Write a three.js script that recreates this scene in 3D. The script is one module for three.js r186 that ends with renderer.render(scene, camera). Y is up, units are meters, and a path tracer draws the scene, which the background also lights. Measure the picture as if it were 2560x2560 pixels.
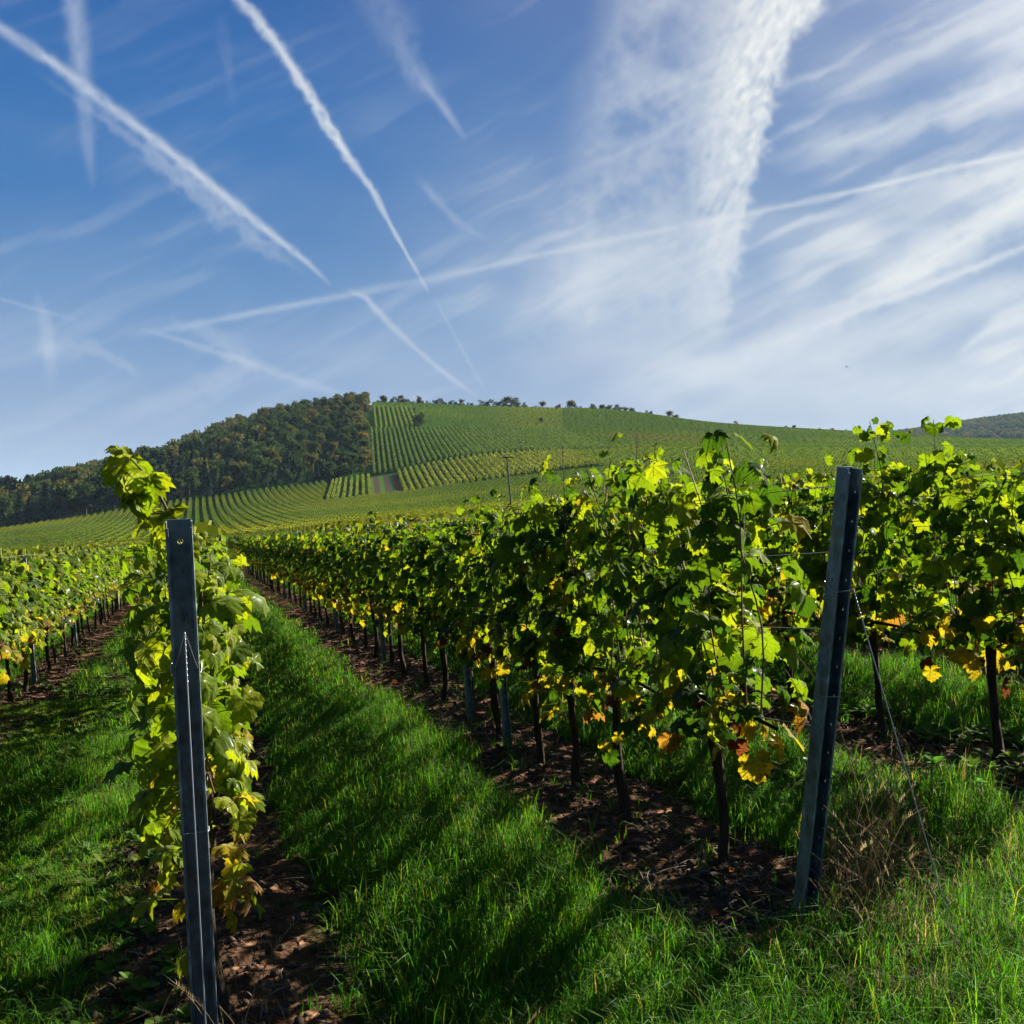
import * as THREE from 'three';
import { mergeGeometries } from 'three/addons/utils/BufferGeometryUtils.js';

// ---------------------------------------------------------------- camera, sky, sun, exposure
const scene = new THREE.Scene();
const EYE = 1.63, EXPOSURE = 4.0;                          // exposed for the shade side of the vines
const camera = new THREE.PerspectiveCamera(53.13, 1, 0.1, 20000);
camera.position.set(0, EYE, 0);
camera.lookAt(0, EYE, -10);

const renderer = new THREE.WebGLRenderer({ antialias: true });
renderer.setSize(1024, 1024);
renderer.toneMapping = THREE.LinearToneMapping;
renderer.toneMappingExposure = EXPOSURE;
renderer.shadowMap.enabled = true;

const RAD = Math.PI / 180;
const SUN_AZ = 47 * RAD, SUN_EL = 33.5 * RAD;               // azimuth to the right of the view
const sunDir = new THREE.Vector3(Math.sin(SUN_AZ) * Math.cos(SUN_EL), Math.sin(SUN_EL), -Math.cos(SUN_AZ) * Math.cos(SUN_EL));
const sun = new THREE.DirectionalLight(new THREE.Color(1.0, 0.93, 0.80), 5.0);
sun.name = 'sun';
sun.position.copy(sunDir).multiplyScalar(120);
sun.target.position.set(0, 0, -20);
sun.position.add(sun.target.position);
sun.castShadow = true;
sun.shadow.radius = 1;
sun.shadow.mapSize.set(4096, 4096);
Object.assign(sun.shadow.camera, { left: -70, right: 70, top: 70, bottom: -70, near: 1, far: 400 });
scene.add(sun, sun.target);
scene.fog = new THREE.FogExp2(new THREE.Color(0.50, 0.72, 1.0), 0.00006);

// ---------------------------------------------------------------- small helpers
function rng(seed) {
  let s = seed >>> 0;
  return () => { s = (s + 0x6d2b79f5) | 0; let t = Math.imul(s ^ (s >>> 15), 1 | s); t = (t + Math.imul(t ^ (t >>> 7), 61 | t)) ^ t; return ((t ^ (t >>> 14)) >>> 0) / 4294967296; };
}
const clamp = (x, a, b) => Math.min(b, Math.max(a, x));
const lerp = (a, b, t) => a + (b - a) * t;
const sstep = (a, b, x) => { const t = clamp((x - a) / (b - a), 0, 1); return t * t * (3 - 2 * t); };
function hash2(x, y) { let h = Math.imul(x, 374761393) + Math.imul(y, 668265263); h = Math.imul(h ^ (h >>> 13), 1274126177); return ((h ^ (h >>> 16)) >>> 0) / 4294967296; }
function vnoise(x, y) {
  const ix = Math.floor(x), iy = Math.floor(y); let fx = x - ix, fy = y - iy;
  fx = fx * fx * (3 - 2 * fx); fy = fy * fy * (3 - 2 * fy);
  return lerp(lerp(hash2(ix, iy), hash2(ix + 1, iy), fx), lerp(hash2(ix, iy + 1), hash2(ix + 1, iy + 1), fx), fy);
}
function fbm(x, y, n = 4) { let s = 0, a = 0.5, t = 0; for (let i = 0; i < n; i++) { s += a * vnoise(x, y); t += a; a *= 0.5; x = x * 2.03 + 17.1; y = y * 2.03 + 5.7; } return s / t; }
const taken = {};
function numbered(name) { const n = taken[name] = (taken[name] ?? -1) + 1; return n ? name + '_' + String(n).padStart(3, '0') : name; }
function tag(o, label, category, group) { o.userData.label = label; o.userData.category = category; if (group) o.userData.group = group; return o; }
function shadows(o) { o.traverse((m) => { if (m.isMesh) { m.castShadow = true; m.receiveShadow = true; } }); return o; }
function add(o, name, label, category, group) { o.name = numbered(name); tag(o, label, category, group); shadows(o); scene.add(o); return o; }
function part(parent, name, geometry, material) { const m = new THREE.Mesh(geometry, material); m.name = name; m.castShadow = m.receiveShadow = true; parent.add(m); return m; }
const V = (x, y, z) => new THREE.Vector3(x, y, z);
const ONES = ['zeroth', 'first', 'second', 'third', 'fourth', 'fifth', 'sixth', 'seventh', 'eighth', 'ninth', 'tenth', 'eleventh', 'twelfth', 'thirteenth', 'fourteenth', 'fifteenth', 'sixteenth', 'seventeenth', 'eighteenth', 'nineteenth'];
const TENS = ['', '', 'twent', 'thirt', 'fort', 'fift', 'sixt', 'sevent'];
const ordinal = (n) => n < 20 ? ONES[n] : n % 10 ? TENS[Math.floor(n / 10)] + 'y-' + ONES[n % 10] : TENS[n / 10] + 'ieth';

// ---------------------------------------------------------------- sky: gradient, haze, cirrus and contrails
// strokes: [x, y, half width, strength] in thousandths of the view width, measured on the photograph's sky
const D = 0.53002;                                          // the points were read on a 1932-pixel view
const strokes = [
  { rag: 0.5, p: [[-120, -30, 15, 0.42], [0, 52, 15, 0.5], [100, 118, 15, 0.6], [200, 195, 16, 0.60], [300, 270, 15, 0.62], [400, 350, 13, 0.66], [500, 432, 11, 0.64], [580, 495, 9, 0.55], [622, 536, 5, 0.15]] },
  { rag: 1.3, p: [[60, 130, 6, 0.0], [210, 235, 14, 0.25], [330, 325, 26, 0.36], [430, 405, 26, 0.3], [520, 480, 18, 0.22], [580, 520, 8, 0.0]] },
  { rag: 0.8, p: [[640, 540, 3, 0.0], [690, 562, 8, 0.45], [735, 612, 9, 0.4], [800, 672, 6, 0.4], [860, 720, 5, 0.4], [900, 748, 3, 0.1]] },
  { rag: 1.0, p: [[420, -60, 15, 0.7], [456, 0, 15, 0.78], [510, 65, 14, 0.85], [560, 140, 13, 0.85], [610, 222, 12, 0.9], [660, 300, 10, 0.88], [705, 362, 8, 0.75], [730, 412, 4.5, 0.65], [765, 475, 4, 0.7], [808, 550, 3, 0.5]] },
  { rag: 0.5, p: [[815, 555, 2, 0.0], [832, 585, 3, 0.25], [862, 640, 2.5, 0.28], [890, 692, 2.5, 0.3], [913, 735, 2, 0.15]] },
  { rag: 0.5, p: [[120, -90, 26, 0.34], [138, 0, 25, 0.34], [150, 100, 24, 0.34], [158, 190, 22, 0.26], [168, 290, 16, 0.22], [176, 360, 8, 0.0]] },
  { rag: 0.6, p: [[2050, 262, 16, 0.6], [1930, 287, 12, 0.6], [1800, 315, 9, 0.6], [1680, 345, 8, 0.55], [1560, 372, 9, 0.48], [1420, 402, 10, 0.42], [1280, 428, 10, 0.32], [1150, 455, 11, 0.32], [1000, 484, 9, 0.38], [900, 508, 8, 0.28], [800, 528, 10, 0.18], [640, 560, 10, 0.3], [540, 578, 8, 0.34], [450, 596, 9, 0.38], [370, 612, 12, 0.25], [250, 632, 14, 0.1]] },
  { rag: 1.2, p: [[2000, 310, 24, 0.4], [1880, 325, 20, 0.3], [1740, 352, 12, 0.15], [1600, 378, 8, 0]] },
  { rag: 0.8, p: [[700, -40, 40, 0.1], [740, 40, 40, 0.14], [770, 120, 22, 0.2], [810, 170, 14, 0.3], [845, 215, 9, 0.3], [878, 262, 4, 0.05]] },
  { rag: 0.8, p: [[780, 325, 6, 0.0], [815, 365, 14, 0.18], [860, 415, 10, 0.18], [935, 465, 8, 0.02]] },
  { rag: 0.8, p: [[270, 622, 4, 0.1], [350, 645, 9, 0.28], [430, 672, 10, 0.28], [510, 700, 12, 0.25], [600, 730, 10, 0.2], [720, 765, 8, 0.05]] },
  { rag: 1.0, p: [[330, 605, 16, 0.1], [400, 630, 26, 0.2], [470, 690, 24, 0.26], [400, 730, 26, 0.2], [300, 765, 24, 0.18], [200, 790, 20, 0.05]] },
  { rag: 1.0, p: [[70, 560, 14, 0.1], [88, 620, 18, 0.26], [95, 690, 12, 0.22], [95, 740, 8, 0.02]] },
  { rag: 1.0, p: [[80, 660, 22, 0.2], [170, 655, 20, 0.24], [240, 690, 16, 0.2], [270, 720, 8, 0.0]] },
  { rag: 0.5, p: [[-40, 552, 3, 0.2], [0, 563, 3, 0.25], [60, 582, 4, 0.25], [140, 602, 5, 0.12]] },
  { rag: 0.9, p: [[415, 40, 14, 0.03], [432, 130, 12, 0.08], [440, 220, 10, 0.0]] },
  // streaks that rise to the right
  { rag: 0.9, p: [[1150, 735, 36, 0.15], [1300, 700, 30, 0.4], [1450, 655, 28, 0.5], [1560, 602, 24, 0.55], [1660, 545, 28, 0.62], [1760, 480, 36, 0.78], [1850, 425, 40, 0.85], [1940, 370, 46, 0.85], [2080, 290, 60, 0.7]] },
  { rag: 0.8, p: [[1460, 650, 8, 0.2], [1620, 585, 11, 0.45], [1740, 545, 10, 0.5], [1840, 505, 10, 0.6], [1940, 462, 12, 0.6], [2060, 410, 16, 0.5]] },
  { rag: 0.9, p: [[1390, 700, 30, 0.3], [1560, 660, 34, 0.45], [1720, 610, 36, 0.5], [1860, 560, 30, 0.5], [1960, 530, 30, 0.4]] },
  { rag: 0.8, p: [[1806, 672, 5, 0.1], [1840, 640, 10, 0.5], [1890, 610, 16, 0.6], [1950, 585, 24, 0.6], [2050, 550, 30, 0.5]] },
  { rag: 1.0, p: [[1460, 300, 20, 0.1], [1560, 272, 36, 0.35], [1680, 252, 34, 0.45], [1780, 212, 34, 0.55], [1870, 180, 40, 0.62], [1960, 145, 46, 0.6], [2080, 90, 60, 0.5]] },
  { rag: 1.0, p: [[1500, 170, 30, 0.1], [1650, 130, 40, 0.22], [1780, 80, 46, 0.28], [1930, 30, 60, 0.4], [2050, -30, 70, 0.4]] },
  { rag: 1.0, p: [[1560, 440, 30, 0.1], [1700, 420, 44, 0.25], [1840, 350, 40, 0.3], [1960, 300, 40, 0.3]] },
  { rag: 1.0, p: [[1000, 690, 40, 0.1], [1200, 660, 40, 0.25], [1400, 720, 50, 0.4], [1600, 740, 60, 0.4], [1800, 720, 50, 0.4], [2000, 690, 50, 0.4]] },
].map((s) => {
  const p = s.p.map(([x, y, w, a]) => [x * D, y * D, w * D, a]);
  const wide = Math.max(...p.map((q) => q[2])) > 14;
  const m = 3.2 * Math.max(...p.map((q) => q[2])) + 8;
  if (!wide) for (const q of p) q[2] *= 0.74;
  return { ...s, wide, p, box: [Math.min(...p.map((q) => q[0])) - m, Math.max(...p.map((q) => q[0])) + m, Math.min(...p.map((q) => q[1])) - m, Math.max(...p.map((q) => q[1])) + m] };
});
// the broad rippled band that runs down from the top: sharp on its right, fraying into a thin veil on its left
const BAND_Y = [-150, 0, 70, 110, 190, 250, 300, 350, 410, 480, 530, 590, 650, 720];
const BAND_R = [1650, 1562, 1515, 1484, 1462, 1454, 1442, 1424, 1408, 1400, 1388, 1378, 1368, 1355];
const BAND_L = [1420, 1372, 1360, 1350, 1335, 1330, 1328, 1322, 1315, 1312, 1312, 1318, 1325, 1335];
const BAND_V = [1180, 1150, 1130, 1122, 1108, 1100, 1092, 1080, 1062, 1035, 1020, 1010, 1000, 990];
function bandAt(x, y, fine, coarse, rip) {
  if (y > 720 || x > 1760 || x < 930) return 0;
  const wob = (fine - 0.5) * 46 + (coarse - 0.5) * 26, R = linear(BAND_Y, BAND_R, y) + wob * 0.7, L = linear(BAND_Y, BAND_L, y), Vx = linear(BAND_Y, BAND_V, y) + (coarse - 0.5) * 90;
  const fade = sstep(700, 520, y), q = (R - x) / (R - L);
  const core = sstep(-0.05, 0.16, q) * (1 - sstep(0.45, 1.45, q + (coarse - 0.5) * 0.6)) * clamp(0.42 + 1.05 * (rip - 0.22), 0, 1) * lerp(0.35, 0.98, sstep(640, 150, y));
  const veil = sstep(-70, 70, x - Vx) * sstep(20, -40, x - R) * clamp(0.10 + 1.15 * (0.72 * coarse + 0.28 * fine - 0.25), 0, 0.7) * lerp(0.66, 0.75, sstep(0, 400, y));
  return 1 - (1 - core * Math.max(fade, 0)) * (1 - veil * sstep(720, 560, y));
}
function linear(xs, ys, x) { if (x <= xs[0]) return ys[0]; for (let i = 0; i + 1 < xs.length; i++) if (x <= xs[i + 1]) return lerp(ys[i], ys[i + 1], (x - xs[i]) / (xs[i + 1] - xs[i])); return ys[ys.length - 1]; }
function strokeAt(s, x, y, fine, coarse) {
  let best = 1e9, bw = 1, ba = 0;
  for (let i = 0; i + 1 < s.p.length; i++) {
    const [ax, ay, aw, aa] = s.p[i], [bx, by, bw2, ba2] = s.p[i + 1], dx = bx - ax, dy = by - ay;
    const t = clamp(((x - ax) * dx + (y - ay) * dy) / (dx * dx + dy * dy), 0, 1), w = aw + (bw2 - aw) * t;
    const d = Math.hypot(x - ax - dx * t, y - ay - dy * t) / w;
    if (d < best) { best = d; bw = w; ba = aa + (ba2 - aa) * t; }
  }
  if (best > 3.2) return 0;
  const d = Math.max(0, best + (fine - 0.5) * s.rag * lerp(2.2, 1.0, sstep(12, 30, bw)) + (coarse - 0.5) * s.rag * 1.1);
  const wide = sstep(12, 30, bw), body = Math.exp(-Math.pow(d, lerp(2.4, 1.8, wide)) * lerp(1.15, 0.9, wide));
  return ba * body * lerp(0.32 + 1.15 * fine, 0.15 + 1.1 * fine + 0.55 * coarse, wide);
}
const AIR = [[0, 0.36, 0.44, 0.575], [3, 0.30, 0.40, 0.56], [7, 0.19, 0.315, 0.54], [11, 0.105, 0.25, 0.505], [16, 0.030, 0.168, 0.445], [21, 0.008, 0.132, 0.415], [27, 0.0, 0.093, 0.36], [40, 0.0, 0.075, 0.31], [90, 0.003, 0.06, 0.25]];
function airAt(el) {
  for (let i = 0; i + 1 < AIR.length; i++) if (el <= AIR[i + 1][0]) { const t = clamp((el - AIR[i][0]) / (AIR[i + 1][0] - AIR[i][0]), 0, 1); return [1, 2, 3].map((c) => lerp(AIR[i][c], AIR[i + 1][c], t)); }
  return AIR[AIR.length - 1].slice(1);
}
function makeSky() {
  const W = 4096, H = 2048, data = new Float32Array(W * H * 4);
  for (let row = 0; row < H; row++) {
    const el = ((row + 0.5) / H - 0.5) * Math.PI, ce = Math.cos(el), y = Math.sin(el), deg = el / RAD;
    const air = airAt(Math.max(0, deg));
    for (let col = 0; col < W; col++) {
      const o = (row * W + col) * 4;
      data[o + 3] = 1;
      if (deg < -0.5) { data[o] = 0.10; data[o + 1] = 0.12; data[o + 2] = 0.12; continue; }
      const az = ((col + 0.5) / W - 0.5) * 2 * Math.PI, x = Math.cos(az) * ce, z = Math.sin(az) * ce;
      const cosS = x * sunDir.x + y * sunDir.y + z * sunDir.z, ang = Math.acos(clamp(cosS, -1, 1)) / RAD;
      const g = clamp(0.40 * Math.exp(-ang / 18), 0, 1);
      let r = lerp(air[0], 0.82, g), gg = lerp(air[1], 0.87, g), b = lerp(air[2], 0.93, g);
      let alpha = 0;
      const inView = z < -0.45;
      // thin high cirrus all round, streaked along one direction
      const yy = y + 0.10, cx = x / yy, cz = z / yy, along = cx * 0.80 - cz * 0.6, across = cx * 0.6 + cz * 0.80;
      const streak = fbm(along * 0.7 + 3.1, across * 3.2 + 8.2, inView ? 5 : 3), patch = vnoise(cx * 0.55 + 9.3, cz * 0.55 + 2.2);
      const near = Math.exp(-ang / 40);
      alpha = sstep(0.42, 0.85, streak) * (0.06 + 0.6 * sstep(0.3, 0.8, patch) * (0.15 + 1.1 * near)) * sstep(-0.5, 9, deg);
      if (inView) {
        const px = 512 + 1024 * x / -z, py = 512 - 1024 * y / -z;
        if (px > -160 && px < 1200 && py > -160 && py < 520) {
          const edge = sstep(-160, -20, px) * sstep(1200, 1050, px) * sstep(-160, -20, py);
          const fine = fbm(px / 9.5, py / 9.5, 4), coarse = fbm(px / 42 + 50, py / 42 + 11, 4);
          // fine ripple across the wide band
          const rip = fbm((px * 0.86 + py * 0.5) / 4.6 + 1.6 * coarse, (px * -0.5 + py * 0.86) / 10, 4);
          const slant = fbm((px * 0.9 - py * 0.42) / 60, (px * 0.42 + py * 0.9) / 8, 4);
          const drawn = fbm((px * 0.9 - py * 0.42) / 130 + 4, (px * 0.42 + py * 0.9) / 13 + 1.1 * coarse, 5), calm = fbm(px / 170 + 31, py / 90 + 7, 3);
          const high = lerp(0.12, 0.58, sstep(250, 900, px)) * lerp(0.55, 1.0, sstep(40, 330, py));
          let keep = (1 - alpha * 0.4) * (1 - high * sstep(0.40, 0.78, drawn) * sstep(0.28, 0.66, calm) * edge) * (1 - lerp(0.07, 0.54, sstep(200, 760, px)) * (0.45 + 0.55 * sstep(0.35, 0.8, calm)) * lerp(0.35, 1.15, sstep(60, 380, py)) * edge);
          keep *= 1 - bandAt(px / D, py / D, fine, coarse, rip) * edge;
          for (const s of strokes) {
            if (px < s.box[0] || px > s.box[1] || py < s.box[2] || py > s.box[3]) continue;
            const f = s.wide && s.p[0][0] > 480 ? 0.35 * fine + 0.65 * slant : fine;
            keep *= 1 - clamp(strokeAt(s, px, py, f, coarse), 0, 0.97) * edge;
          }
          alpha = 1 - keep;
        }
      }
      const wr = lerp(0.56, 0.85, Math.min(1, near * 2.2)), wg = lerp(0.63, 0.88, Math.min(1, near * 2.2)), wb = lerp(0.76, 0.865, Math.min(1, near * 2.2));
      r = lerp(r, wr, alpha); gg = lerp(gg, wg, alpha); b = lerp(b, wb, alpha);
      const aur = Math.exp(-ang / 4.5) * 2 + Math.exp(-ang / 7) * 0.25;
      data[o] = r / EXPOSURE + aur; data[o + 1] = gg / EXPOSURE + aur * 0.96; data[o + 2] = b / EXPOSURE + aur * 0.88;
    }
  }
  const t = new THREE.DataTexture(data, W, H, THREE.RGBAFormat, THREE.FloatType);
  t.mapping = THREE.EquirectangularReflectionMapping;
  t.colorSpace = THREE.LinearSRGBColorSpace;
  t.magFilter = THREE.LinearFilter;
  t.needsUpdate = true;
  return t;
}
scene.background = scene.environment = makeSky();

// ---------------------------------------------------------------- terrain
// near the camera: a plane that rises to the right; beyond 95 m: the hillside, as height profiles along bearings (row: distance ahead; column: bearing)
const SLOPE = 0.086, FALL = -0.0018;
const BX = [-250, 0, 150, 280, 370, 480, 600, 720, 850, 1024, 1300];
const BZ = [130, 200, 280, 340, 440, 560, 700, 1000, 1600, 3000, 9000];
const BP = [
  [588, 566, 553, 541, 532, 523, 513, 504, 494, 481, 460],
  [575, 551, 536, 524, 516, 507, 497, 490, 483, 473, 455],
  [562, 539, 521, 509, 500.5, 487, 473, 467, 465, 461, 450],
  [550, 527, 505, 491, 480.5, 461, 455, 452, 453, 453, 447],
  [537, 510, 478, 446, 432, 431, 435, 442, 446, 448, 445],
  [532, 512, 476, 422, 405, 409, 412, 426, 434, 442, 442],
  [535, 526, 500, 447, 430, 428, 426, 429, 436, 447, 446],
  [530, 530, 515, 480, 465, 455, 450, 448, 447, 452, 448],
  [520, 520, 510, 490, 475, 465, 460, 455, 445, 421, 402],
  [515, 515, 512, 500, 495, 490, 485, 480, 470, 450, 440],
  [513, 513, 513, 512, 512, 512, 511, 511, 510, 509, 508],
];
function cubic(xs, ys, x) {                                   // monotone cubic interpolation
  const n = xs.length;
  if (x <= xs[0]) return ys[0];
  if (x >= xs[n - 1]) return ys[n - 1];
  let i = 0; while (x > xs[i + 1]) i++;
  const sl = (k) => (ys[k + 1] - ys[k]) / (xs[k + 1] - xs[k]);
  const tan = (k) => { if (k === 0) return sl(0); if (k === n - 1) return sl(n - 2); const a = sl(k - 1), b = sl(k); return a * b <= 0 ? 0 : 2 * a * b / (a + b); };
  const h = xs[i + 1] - xs[i], t = (x - xs[i]) / h, m0 = tan(i) * h, m1 = tan(i + 1) * h, t2 = t * t, t3 = t2 * t;
  return (2 * t3 - 3 * t2 + 1) * ys[i] + (t3 - 2 * t2 + t) * m0 + (-2 * t3 + 3 * t2) * ys[i + 1] + (t3 - t2) * m1;
}
const LBZ = BZ.map(Math.log);
function hill(x, z) {
  const rho = Math.hypot(x, z), az = clamp(Math.atan2(x, -z), -0.75, 0.68), zf = rho * Math.cos(az), bx = 512 + 1024 * Math.tan(az), lz = Math.log(Math.max(1, zf));
  const col = BP.map((r) => cubic(BX, r, bx));
  return EYE + zf * (512 - cubic(LBZ, col, lz)) / 1024;
}
function plane(x, z) { return SLOPE * x + FALL * -z; }
function ground(x, z) {
  const rho = Math.hypot(x, z), k = sstep(85, 135, rho);
  const n = k < 1 ? plane(clamp(x, -160, 160), clamp(z, -160, 160)) : 0;
  return k <= 0 ? n : k >= 1 ? hill(x, z) : lerp(n, hill(x, z), k);
}
// row coordinates: u across the rows (rows stand at ROW0 + 2 k), t along them, away from the headland
const DH = V(-0.2940, 0, -0.9558), RH = V(0.9558, 0, -0.2940);
const ROW0 = 0.08, ROWGAP = 2.0;
const rowU = (k) => ROW0 + k * ROWGAP;
const at = (u, t) => { const x = u * RH.x + t * DH.x, z = u * RH.z + t * DH.z; return V(x, ground(x, z), z); };
const rowCoords = (x, z) => [x * RH.x + z * RH.z, x * DH.x + z * DH.z];
const tAtDepth = (u, depth) => (depth - 0.2940 * u) / 0.9558;

// ground textures: one period of vineyard floor (2 m across, 8 m along): worked soil under the vines, green sward between
function dataTexture(w, h, f, srgb) {
  const d = new Uint8Array(w * h * 4);
  for (let y = 0; y < h; y++) for (let x = 0; x < w; x++) { const c = f(x, y), o = (y * w + x) * 4; d[o] = clamp(c[0], 0, 255); d[o + 1] = clamp(c[1], 0, 255); d[o + 2] = clamp(c[2], 0, 255); d[o + 3] = 255; }
  const t = new THREE.DataTexture(d, w, h, THREE.RGBAFormat);
  t.wrapS = t.wrapT = THREE.RepeatWrapping; t.magFilter = THREE.LinearFilter; t.minFilter = THREE.LinearMipmapLinearFilter;
  if (srgb) t.colorSpace = THREE.SRGBColorSpace;
  t.needsUpdate = true;
  return t;
}
function pnoise(x, y, px, py) {                              // value noise that repeats every px, py
  const ix = Math.floor(x), iy = Math.floor(y); let fx = x - ix, fy = y - iy; fx = fx * fx * (3 - 2 * fx); fy = fy * fy * (3 - 2 * fy);
  const m = (a, p) => ((a % p) + p) % p, h = (a, b) => hash2(m(a, px) + 331, m(b, py) + 77);
  return lerp(lerp(h(ix, iy), h(ix + 1, iy), fx), lerp(h(ix, iy + 1), h(ix + 1, iy + 1), fx), fy);
}
function pfbm(x, y, px, py, n) { let s = 0, a = 0.5, t = 0; for (let i = 0; i < n; i++) { s += a * pnoise(x, y, px, py); t += a; a *= 0.55; x *= 2; y *= 2; px *= 2; py *= 2; } return s / t; }
const floorMask = (v, w) => sstep(0.34, 0.48, Math.abs(v - 0.5) * 2 * 1.0 + (w - 0.5) * 0.35);   // 0 under the vines, 1 in the lane
const floorMap = dataTexture(512, 2048, (x, y) => {
  const v = (x + 0.5) / 512, s = (y + 0.5) / 2048;
  const n1 = pfbm(v * 8, s * 32, 8, 32, 5), n2 = pfbm(v * 40, s * 160, 40, 160, 3), n3 = pfbm(v * 3, s * 12, 3, 12, 3), lane = floorMask(v, n1);
  const k = 0.55 + 0.9 * n1 * (0.6 + 0.8 * n2), soil = [64 * k, 47 * k, 35 * k], bit = n2 > 0.66 ? 1.55 : 1;
  const sw = 0.6 + 0.8 * n2, grass = [lerp(44, 28, n3) * sw * (0.7 + 0.6 * n1), lerp(42, 46, n3) * sw * (0.7 + 0.6 * n1), 14 * sw];
  return [0, 1, 2].map((c) => lerp(soil[c] * bit, grass[c], lane * 0.9));
}, true);
const floorBump = dataTexture(512, 2048, (x, y) => {
  const v = (x + 0.5) / 512, s = (y + 0.5) / 2048, a = pfbm(v * 10, s * 40, 10, 40, 3), b = pfbm(v * 60, s * 240, 60, 240, 3), h = 255 * (0.5 * a + 0.5 * b);
  return [h, h, h];
});
const floorMat = new THREE.MeshPhysicalMaterial({ map: floorMap, bumpMap: floorBump, bumpScale: 0.07, roughness: 1, specularIntensity: 0.05 });

const NU = [-16, 30], NT = [-4, 64];
function microrelief(u, t) {
  const k = Math.round((u - ROW0) / ROWGAP), rel = Math.abs(u - rowU(k)), soil = 1 - sstep(0.4, 0.65, rel);
  return 0.05 * soil * (1 - rel / 0.65) + 0.06 * (fbm(u * 1.3 + 40, t * 1.3, 3) - 0.5) + soil * 0.07 * (fbm(u * 9, t * 9, 3) - 0.5);
}
const floorY = (u, t, p) => p.y + microrelief(u, t);
{
  const us = [], ts = [];
  for (let u = NU[0]; u <= NU[1] + 1e-6; u += (u > -4.5 && u < 6.5) ? 0.07 : 0.35) us.push(u);
  for (let t = NT[0]; t <= NT[1] + 1e-6; t += t < 1 ? 0.4 : t < 12 ? 0.07 : t < 24 ? 0.16 : 0.4) ts.push(t);
  const pos = [], uv = [], idx = [];
  for (const t of ts) for (const u of us) {
    const p = at(u, t), e = Math.min(u - NU[0], NU[1] - u, t - NT[0], NT[1] - t), y = p.y + microrelief(u, t) * sstep(0, 1.5, e) - 0.05 * (1 - sstep(0, 1.5, e));
    pos.push(p.x, y, p.z); uv.push((u - ROW0) / 2 + 0.5, t / 8);
  }
  const n = us.length;
  for (let j = 0; j + 1 < ts.length; j++) for (let i = 0; i + 1 < n; i++) { const a = j * n + i; idx.push(a, a + 1, a + n + 1, a, a + n + 1, a + n); }
  const g = new THREE.BufferGeometry();
  g.setAttribute('position', new THREE.Float32BufferAttribute(pos, 3));
  g.setAttribute('uv', new THREE.Float32BufferAttribute(uv, 2));
  g.setIndex(idx); g.computeVertexNormals();
  const m = new THREE.Mesh(g, floorMat); m.name = 'vineyard_ground'; m.userData.kind = 'structure'; m.receiveShadow = true; m.castShadow = true; scene.add(m);
}
const farNoise = dataTexture(512, 512, (x, y) => {
  const v = x / 512, s = y / 512, a = pfbm(v * 6, s * 6, 6, 6, 4), b = pfbm(v * 64, s * 64, 64, 64, 3), k = 0.55 + 0.5 * a + 0.4 * b;
  return [lerp(34, 26, a) * k, lerp(52, 56, a) * k, lerp(18, 15, a) * k];
}, true);
{
  const rs = []; for (let r = 0.6; r < 15000; r *= r < 60 ? 1.12 : r < 800 ? 1.025 : 1.09) rs.push(r);
  const N = 300, pos = [], uv = [], idx = [];
  for (const r of rs) for (let i = 0; i < N; i++) {
    const h = i / N, az = (h < 0.6 ? -0.62 + (h / 0.6) * 1.24 : 0.62 + ((h - 0.6) / 0.4) * (2 * Math.PI - 1.24));
    const x = r * Math.sin(az), z = -r * Math.cos(az), [u, t] = rowCoords(x, z);
    const inside = Math.min(u - NU[0], NU[1] - u, t - NT[0], NT[1] - t);
    pos.push(x, ground(x, z) - (inside > 0 ? Math.min(0.4, 0.02 + inside * 0.2) : 0.02), z); uv.push(x / 24, z / 24);
  }
  for (let j = 0; j + 1 < rs.length; j++) for (let i = 0; i < N; i++) { const a = j * N + i, b = j * N + (i + 1) % N; idx.push(a, b, b + N, a, b + N, a + N); }
  const g = new THREE.BufferGeometry();
  g.setAttribute('position', new THREE.Float32BufferAttribute(pos, 3));
  g.setAttribute('uv', new THREE.Float32BufferAttribute(uv, 2));
  g.setIndex(idx); g.computeVertexNormals();
  const m = new THREE.Mesh(g, new THREE.MeshPhysicalMaterial({ map: farNoise, roughness: 1, specularIntensity: 0 })); m.name = 'terrain'; m.userData.kind = 'structure'; m.receiveShadow = true; scene.add(m);
}

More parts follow.
